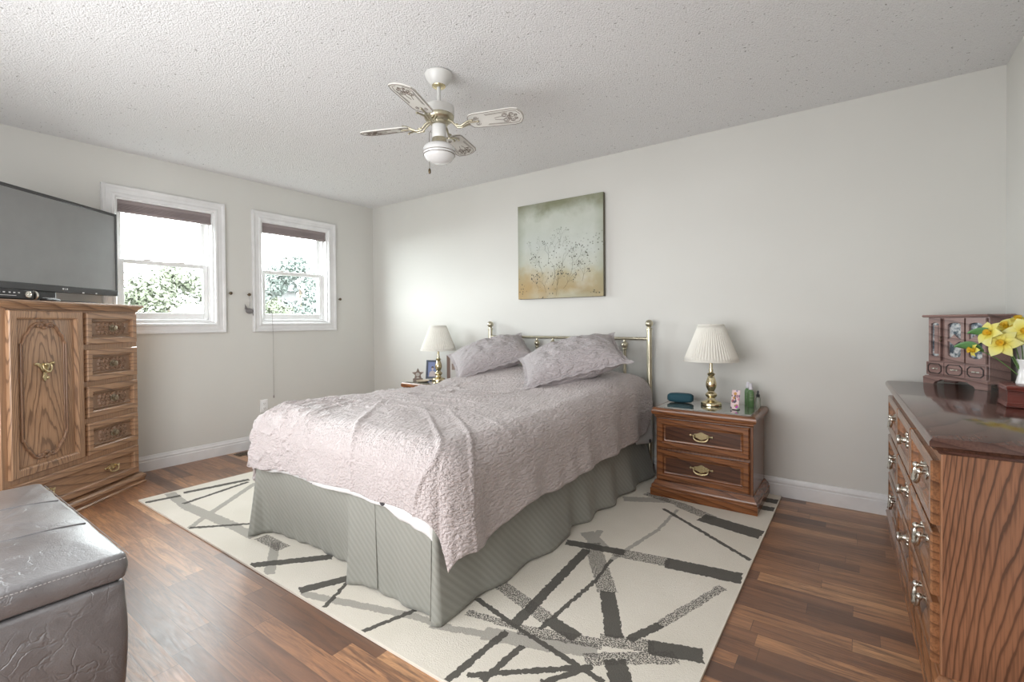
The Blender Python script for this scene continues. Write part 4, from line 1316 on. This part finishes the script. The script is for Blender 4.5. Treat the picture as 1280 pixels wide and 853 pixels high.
cellular(*WIN[0], 'taupe shade drawn up in the window nearest the television', False)
cellular(*WIN[1], 'taupe shade drawn up in the window nearest the corner', True)

def hook(loc, label):
    b = MB(RY(R(90))).lathe([(.004, 0), (.006, .004), (.0055, .022), (.012, .026), (.0145, .033), (.012, .040), (.004, .043)], 14)
    o = b.build('curtain_hook', M_DARKBRASS, None, 50)
    o.location = loc
    tag(o, label, 'hook', 'dark knobs beside the windows')
hook((0, -1.545, 1.408), 'dark knob beside the right edge of the window nearest the television')
hook((0, -1.388, 1.402), 'dark knob at the left of the corner window, grey charm hanging from it')
hook((0, -.452, 1.392), 'dark knob on the wall right of the corner window')
M_FUZZ = fabric('grey_felt', (.20, .19, .19), 200, .5)
cm = empty('hanging_charm', (.030, -1.388, 1.400), 0, 'small grey fabric bird hanging by a cord from the middle knob', 'ornament')
MB().tube([(-.001, 0, .012), (.001, .004, -.05), (-.006, .006, -.105)], .0016, 6).build('cord', M_FUZZ, cm, 180)
b = MB().ball((-.008, .004, -.145), .030, 16, 10, (.45, 1.15, .85))
b.build('body', M_FUZZ, cm, 180)
b = MB(); b.grid(lambda u, v: (-.008 + .003 * sin(v * 3), -.022 - .012 * v + (u - .5) * .030 * (1 - v), -.13 + .045 * v), 4, 5)
b.build('wing', M_FUZZ, cm, 180, solid=.004, fix=False)
b = MB(); b.grid(lambda u, v: (-.008 + .003 * sin(v * 3), .028 + .006 * v, -.150 - .035 * v + (u - .5) * .024 * (1 - .6 * v)), 4, 5)
b.build('tail', M_FUZZ, cm, 180, solid=.004, fix=False)

ou = empty('wall_outlet', (0, -1.255, .375), R(90), 'white double outlet on the left wall below the windows', 'outlet')
MB().panel(-.036, .036, -.059, .059, [(0, 0), (.002, .005), (.004, .006)]).build('cover_plate', M_VINYL, ou, 30)
for z in (-.022, .022):
    f_ = MB(T_(0, -.006, z) @ RX(R(90))).lathe([(.0165, 0), (.0165, .0015), (.0155, .002)], 20).build('socket', M_VINYL, ou, 40)
    MB().box(-.0075, -.0055, -.0084, -.0075, z - .002, z + .007).box(.0055, .0075, -.0084, -.0075, z - .002, z + .007).box(-.002, .002, -.0084, -.0075, z - .010, z - .006).build('slot', M_BLACK, f_)

# ------------------------------------------------------------------ small things on the right nightstand
NZ = .0122 + .565 + .0062
sp2 = empty('travel_case', (3.508, -.225, NZ), R(12), 'teal blue oblong case at the left of the right nightstand', 'case')
M_TEAL = fabric('teal_mesh', (.028, .085, .115), 900, .4, .6, 0)
prof = []
b = MB()
rings = []
for k in range(13):
    f = k / 12; xx = -.082 + .164 * f
    e = min(1, sin(pi * f) ** .28 if 0 < f < 1 else .0) * .5 + .5
    rings.append([(xx, .036 * e * abs(cos(a)) ** .6 * (1 if cos(a) > 0 else -1), .033 + .032 * (e * .92 + .08) * abs(sin(a)) ** .6 * (1 if sin(a) > 0 else -1)) for a in [2 * pi * i / 28 for i in range(28)]])
b.loft(rings); b.build('body', M_TEAL, sp2, 60)
MB(T_(-.0815, 0, .030) @ RY(R(-90))).lathe([(.016, -.001), (.016, .002), (.012, .003)], 20).build('end_cap', plain('slate_plastic', (.10, .14, .16), .4), sp2, 40)
MB().box(-.05, .05, -.004, .004, .0565, .0605).build('control_strip', plain('slate_plastic', (.10, .14, .16), .4), sp2, bevel=.001)

t = NT('floral_card'); v = t.obj()
d_ = t.vor(v, 42, out='Color'); dd = t.vor(v, 42)
c = t.mix(t.math('LESS_THAN', dd, .42), (.78, .60, .62), t.mix(.4, (.35, .05, .09), d_))
c = t.mix(t.math('LESS_THAN', t.noise(v, 30, 2), .40), c, (.09, .07, .11))
t.set(col=c, rough=.35)
ph = empty('decorative_card', (3.862, -.318, NZ), R(-18), 'small pink floral plaque leaning upright by the lamp', 'plaque')
MB(RX(R(-12))).box(-.026, .026, -.004, .004, .003, .122).build('plaque', t.m, ph, bevel=.003)
MB().box(-.020, .020, .012, .030, 0, .005).box(-.006, .006, .010, .024, 0, .05).build('easel', M_BLACK, ph)
M_GREEN = plain('green_bottle_plastic', (.125, .235, .10), .3)
M_CLEARCAP = plain('frosted_cap', (.72, .70, .76), .25)
M_GREYTXT = plain('pale_print', (.42, .50, .36), .6)
def bottle(loc, s, label, rz=0):
    r = empty('bottle', loc, rz, label, 'bottle', 'green toiletry bottles on the right nightstand')
    MB().lathe([(.0, 0), (.019, 0), (.021, .003), (.021, .085), (.019, .097), (.013, .106), (.012, .110), (.0, .110)], 24).build('body', M_GREEN, r, 50)
    MB().lathe([(.0115, .108), (.0125, .110), (.0125, .126), (.009, .130), (.009, .146), (.007, .149), (.0, .149)], 20).build('cap', M_CLEARCAP, r, 50)
    b = MB()
    for k, (z, w_) in enumerate(((.078, .018), (.070, .026), (.064, .022), (.050, .024), (.045, .02))):
        b.grid(lambda u, v: (.0213 * sin((u - .5) * w_ / .0213), -.0213 * cos((u - .5) * w_ / .0213), z + .0016 * v), 8, 1)
    b.build('print', M_GREYTXT, r, fix=False)
    r.scale = (s, s, s)
bottle((3.925, -.145, NZ), 1.0, 'green bottle with clear cap standing in front', R(25))
bottle((3.898, -.075, NZ), 1.0, 'green bottle with clear cap half hidden behind its twin', R(10))
dp = empty('dropper_bottle', (3.966, -.135, NZ), 0, 'small clear dropper bottle with black cap beside the green bottles', 'bottle')
MB().lathe([(.0, 0), (.0135, 0), (.015, .003), (.015, .055), (.012, .062), (.008, .065), (.0, .065)], 20).build('body', plain('cloudy_glass', (.50, .53, .46), .12, 0, None, trans=.65), dp, 50)
MB().lathe([(.010, .064), (.0105, .066), (.0105, .080), (.006, .083), (.0065, .096), (.004, .104), (.0, .105)], 16).build('dropper_cap', M_BLACK, dp, 50)

# ------------------------------------------------------------------ small things on the left nightstand
M_STAR = plain('distressed_wood', (.22, .16, .13), .6, 0, (60, .3))
st = empty('star_ornament', (1.045, -.305, NZ), R(38), 'wooden star ornament beside the far lamp', 'ornament')
out = []
for k in range(10):
    a = pi / 2 + pi * k / 5; rr = .058 if k % 2 == 0 else .027
    out.append((rr * cos(a), .058 + rr * sin(a)))
MB().extrude(out, -.010, .010).build('star', M_STAR, st, bevel=.002)
MB(T_(0, -.010, .056) @ RX(R(90))).lathe([(.019, 0), (.019, .003), (.015, .004), (.014, .002)], 20).build('photo_ring', plain('pale_photo', (.5, .47, .44), .5), st, 40)
MB().box(-.045, .045, -.018, .018, 0, .018).build('base', M_STAR, st, bevel=.002)
pf = empty('photo_frame', (1.100, -.165, NZ), R(28), 'dark blue framed portrait photo on the left nightstand', 'photo frame')
T = RX(R(-10))
MB(T).panel(-.066, .066, .004, .186, [(0, 0), (0, .012), (.004, .016), (.016, .016), (.020, .010)]).build('frame', plain('navy_frame', (.035, .05, .085), .35), pf, 30)
pic = MB(T).box(-.047, .047, -.0112, -.0100, .023, .167).build('photo', plain('photo_backdrop', (.16, .21, .42), .4), pf)
MB(T @ T_(0, -.0112, 0)).extrude([(-.034, .024), (.036, .024), (.032, .060), (.016, .078), (-.014, .078), (-.030, .062)], -.0006, 0).extrude([(.0085 * 1.2 * cos(a), .100 + .019 * sin(a)) for a in [2 * pi * i / 18 for i in range(18)]], -.0012, 0).build('portrait', plain('photo_figure', (.50, .42, .42), .4), pic)
MB(T @ T_(0, -.0112, 0)).extrude([(.014 * cos(a), .108 + .018 * sin(a)) for a in [pi * i / 14 for i in range(15)]], -.0016, 0).build('portrait_hair', plain('photo_hair', (.07, .05, .05), .4), pic)
MB().add([(-.02, .010, .12), (.02, .010, .12), (.02, .06, .001), (-.02, .06, .001), (-.02, .014, .12), (.02, .014, .12), (.02, .064, .001), (-.02, .064, .001)], [(0, 1, 2, 3), (7, 6, 5, 4), (0, 4, 5, 1), (3, 2, 6, 7), (0, 3, 7, 4), (1, 5, 6, 2)]).build('easel', M_BLACK, pf)
wf = empty('wooden_photo_block', (1.352, -.115, NZ), R(30), 'brown wooden photo block behind the far lamp', 'photo frame')
MB().box(-.080, .080, 0, .032, 0, .245).build('block', plain('brown_block', (.175, .10, .07), .45, 0, (30, .1)), wf, bevel=.003)
MB().box(-.045, .070, -.003, .001, .020, .225).build('photo', plain('block_photo', (.62, .60, .57), .5), wf)
MB().box(-.030, .010, -.0045, -.003, .10, .16).build('print', plain('block_print', (.30, .22, .18), .5), wf)
tr_ = MB().lathe([(.0, 0), (.034, 0), (.052, .006), (.062, .014), (.060, .016), (.050, .009), (.034, .004), (.0, .004)], 32).build('trinket_dish', plain('tan_dish', (.55, .45, .34), .4), None, 60)
tr_.location = (1.185, -.375, NZ)
tag(tr_, 'shallow tan trinket dish at the front of the left nightstand', 'dish')

# ------------------------------------------------------------------ outside the windows
GZ = -2.9
M_GRASS = plain('lawn', (.050, .055, .040), .9, 0, (30, .4))
struct(MB().box(-60, -.4, -40, 60, GZ - .2, GZ).build('ground', M_GRASS))
t = NT('tree_leaf'); v = t.obj()
t.set(col=t.ramp(t.noise(v, 2.2, 3, .7), [(.3, (.060, .070, .042)), (.7, (.125, .135, .10))]), rough=.6, spec=.3)
M_TREE_A = t.m
t = NT('tree_leaf_bluish'); v = t.obj()
t.set(col=t.ramp(t.noise(v, 2.2, 3, .7), [(.3, (.052, .068, .058)), (.7, (.115, .133, .122))]), rough=.6, spec=.3)
M_TREE_B = t.m
M_BARK = plain('bark', (.10, .075, .055), .9, 0, (14, .6))
def tree(loc, h, rx, rz_, n, leaf, mat, seed, label):
    random.seed(seed)
    r = empty('tree', loc, 0, label, 'tree', None)
    MB().tube([(0, 0, 0), (.05, .03, h * .25), (-.04, .06, h * .5), (.02, 0, h * .8)], [.20, .16, .11, .05], 10).build('trunk', M_BARK, r, 180)
    b = MB(); zc = h - rz_
    clumps = []
    for _ in range(38):
        a, cz = random.uniform(0, 2 * pi), random.uniform(-.9, 1)
        q = sqrt(max(0, 1 - cz * cz)) * random.uniform(.55, .95)
        clumps.append((q * rx * cos(a), q * rx * sin(a), zc + cz * rz_ * .86, random.uniform(.22, .36) * rx))
    for k in range(n):
        cx_, cy_, cz, cr_ = random.choice(clumps)
        d = Vector((random.gauss(0, 1), random.gauss(0, 1), random.gauss(0, 1))).normalized() * cr_ * random.uniform(.55, 1.05)
        p = Vector((cx_, cy_, cz)) + d
        nrm = (d.normalized() + Vector((random.uniform(-.7, .7), random.uniform(-.7, .7), random.uniform(-.1, .9)))).normalized()
        u = nrm.orthogonal().normalized(); u.rotate(Matrix.Rotation(random.uniform(0, 6.28), 3, nrm)); w2 = nrm.cross(u)
        s = leaf * random.uniform(.6, 1.25)
        b.add([p - u * s, p + w2 * s * .45 + nrm * s * .1, p + u * s, p - w2 * s * .45 + nrm * s * .1], [(0, 1, 2, 3)])
    b.build('crown', mat, r, fix=False)
tree((-14, 2.7, GZ), 6.0, 1.75, 1.75, 15000, .085, M_TREE_A, 2, 'broad green tree seen through the window nearest the television')
tree((-15, 7.9, GZ), 6.9, 1.75, 2.3, 15000, .085, M_TREE_B, 3, 'bluish green tree filling the window nearest the corner')
tree((-13, 5.75, GZ), 5.0, .85, 1.5, 6000, .07, M_TREE_A, 4, 'smaller yellow-green tree at the left of the corner window')
M_ROOF = plain('pinkish_roof', (.030, .0225, .0195), .8, 0, (20, .2))
M_SIDING = plain('white_siding', (.05, .05, .05), .7)
hs = empty('house', (-9.8, 2.15, GZ), 0, 'house with a low pinkish roof below the first window', 'house')
MB().box(-.9, .9, -.85, .95, 0, 3.9).build('wall', M_SIDING, hs)
MB().loft([[(-1.1, -1.05, 3.9), (1.1, -1.05, 3.9), (1.1, 1.15, 3.9), (-1.1, 1.15, 3.9)], [(-.3, -.45, 4.58), (.1, -.45, 4.58), (.1, .9, 4.58), (-.3, .9, 4.58)]]).build('roof', M_ROOF, hs)
h2 = empty('neighbour_house', (-24, 10.9, GZ), 0, 'distant white house behind the trees in the corner window', 'house')
MB().box(-2, 2, -.9, .9, 0, 5.9).build('wall', M_SIDING, h2)
MB().loft([[(-2.3, -1.1, 5.9), (2.3, -1.1, 5.9), (2.3, 1.1, 5.9), (-2.3, 1.1, 5.9)], [(-2.3, -.1, 7.0), (2.3, -.1, 7.0), (2.3, .1, 7.0), (-2.3, .1, 7.0)]]).build('roof', plain('grey_roof', (.06, .06, .065), .8), h2)
MB().box(2.0, 2.03, -.4, .4, 4.2, 5.4).build('window', M_BLACK, h2)
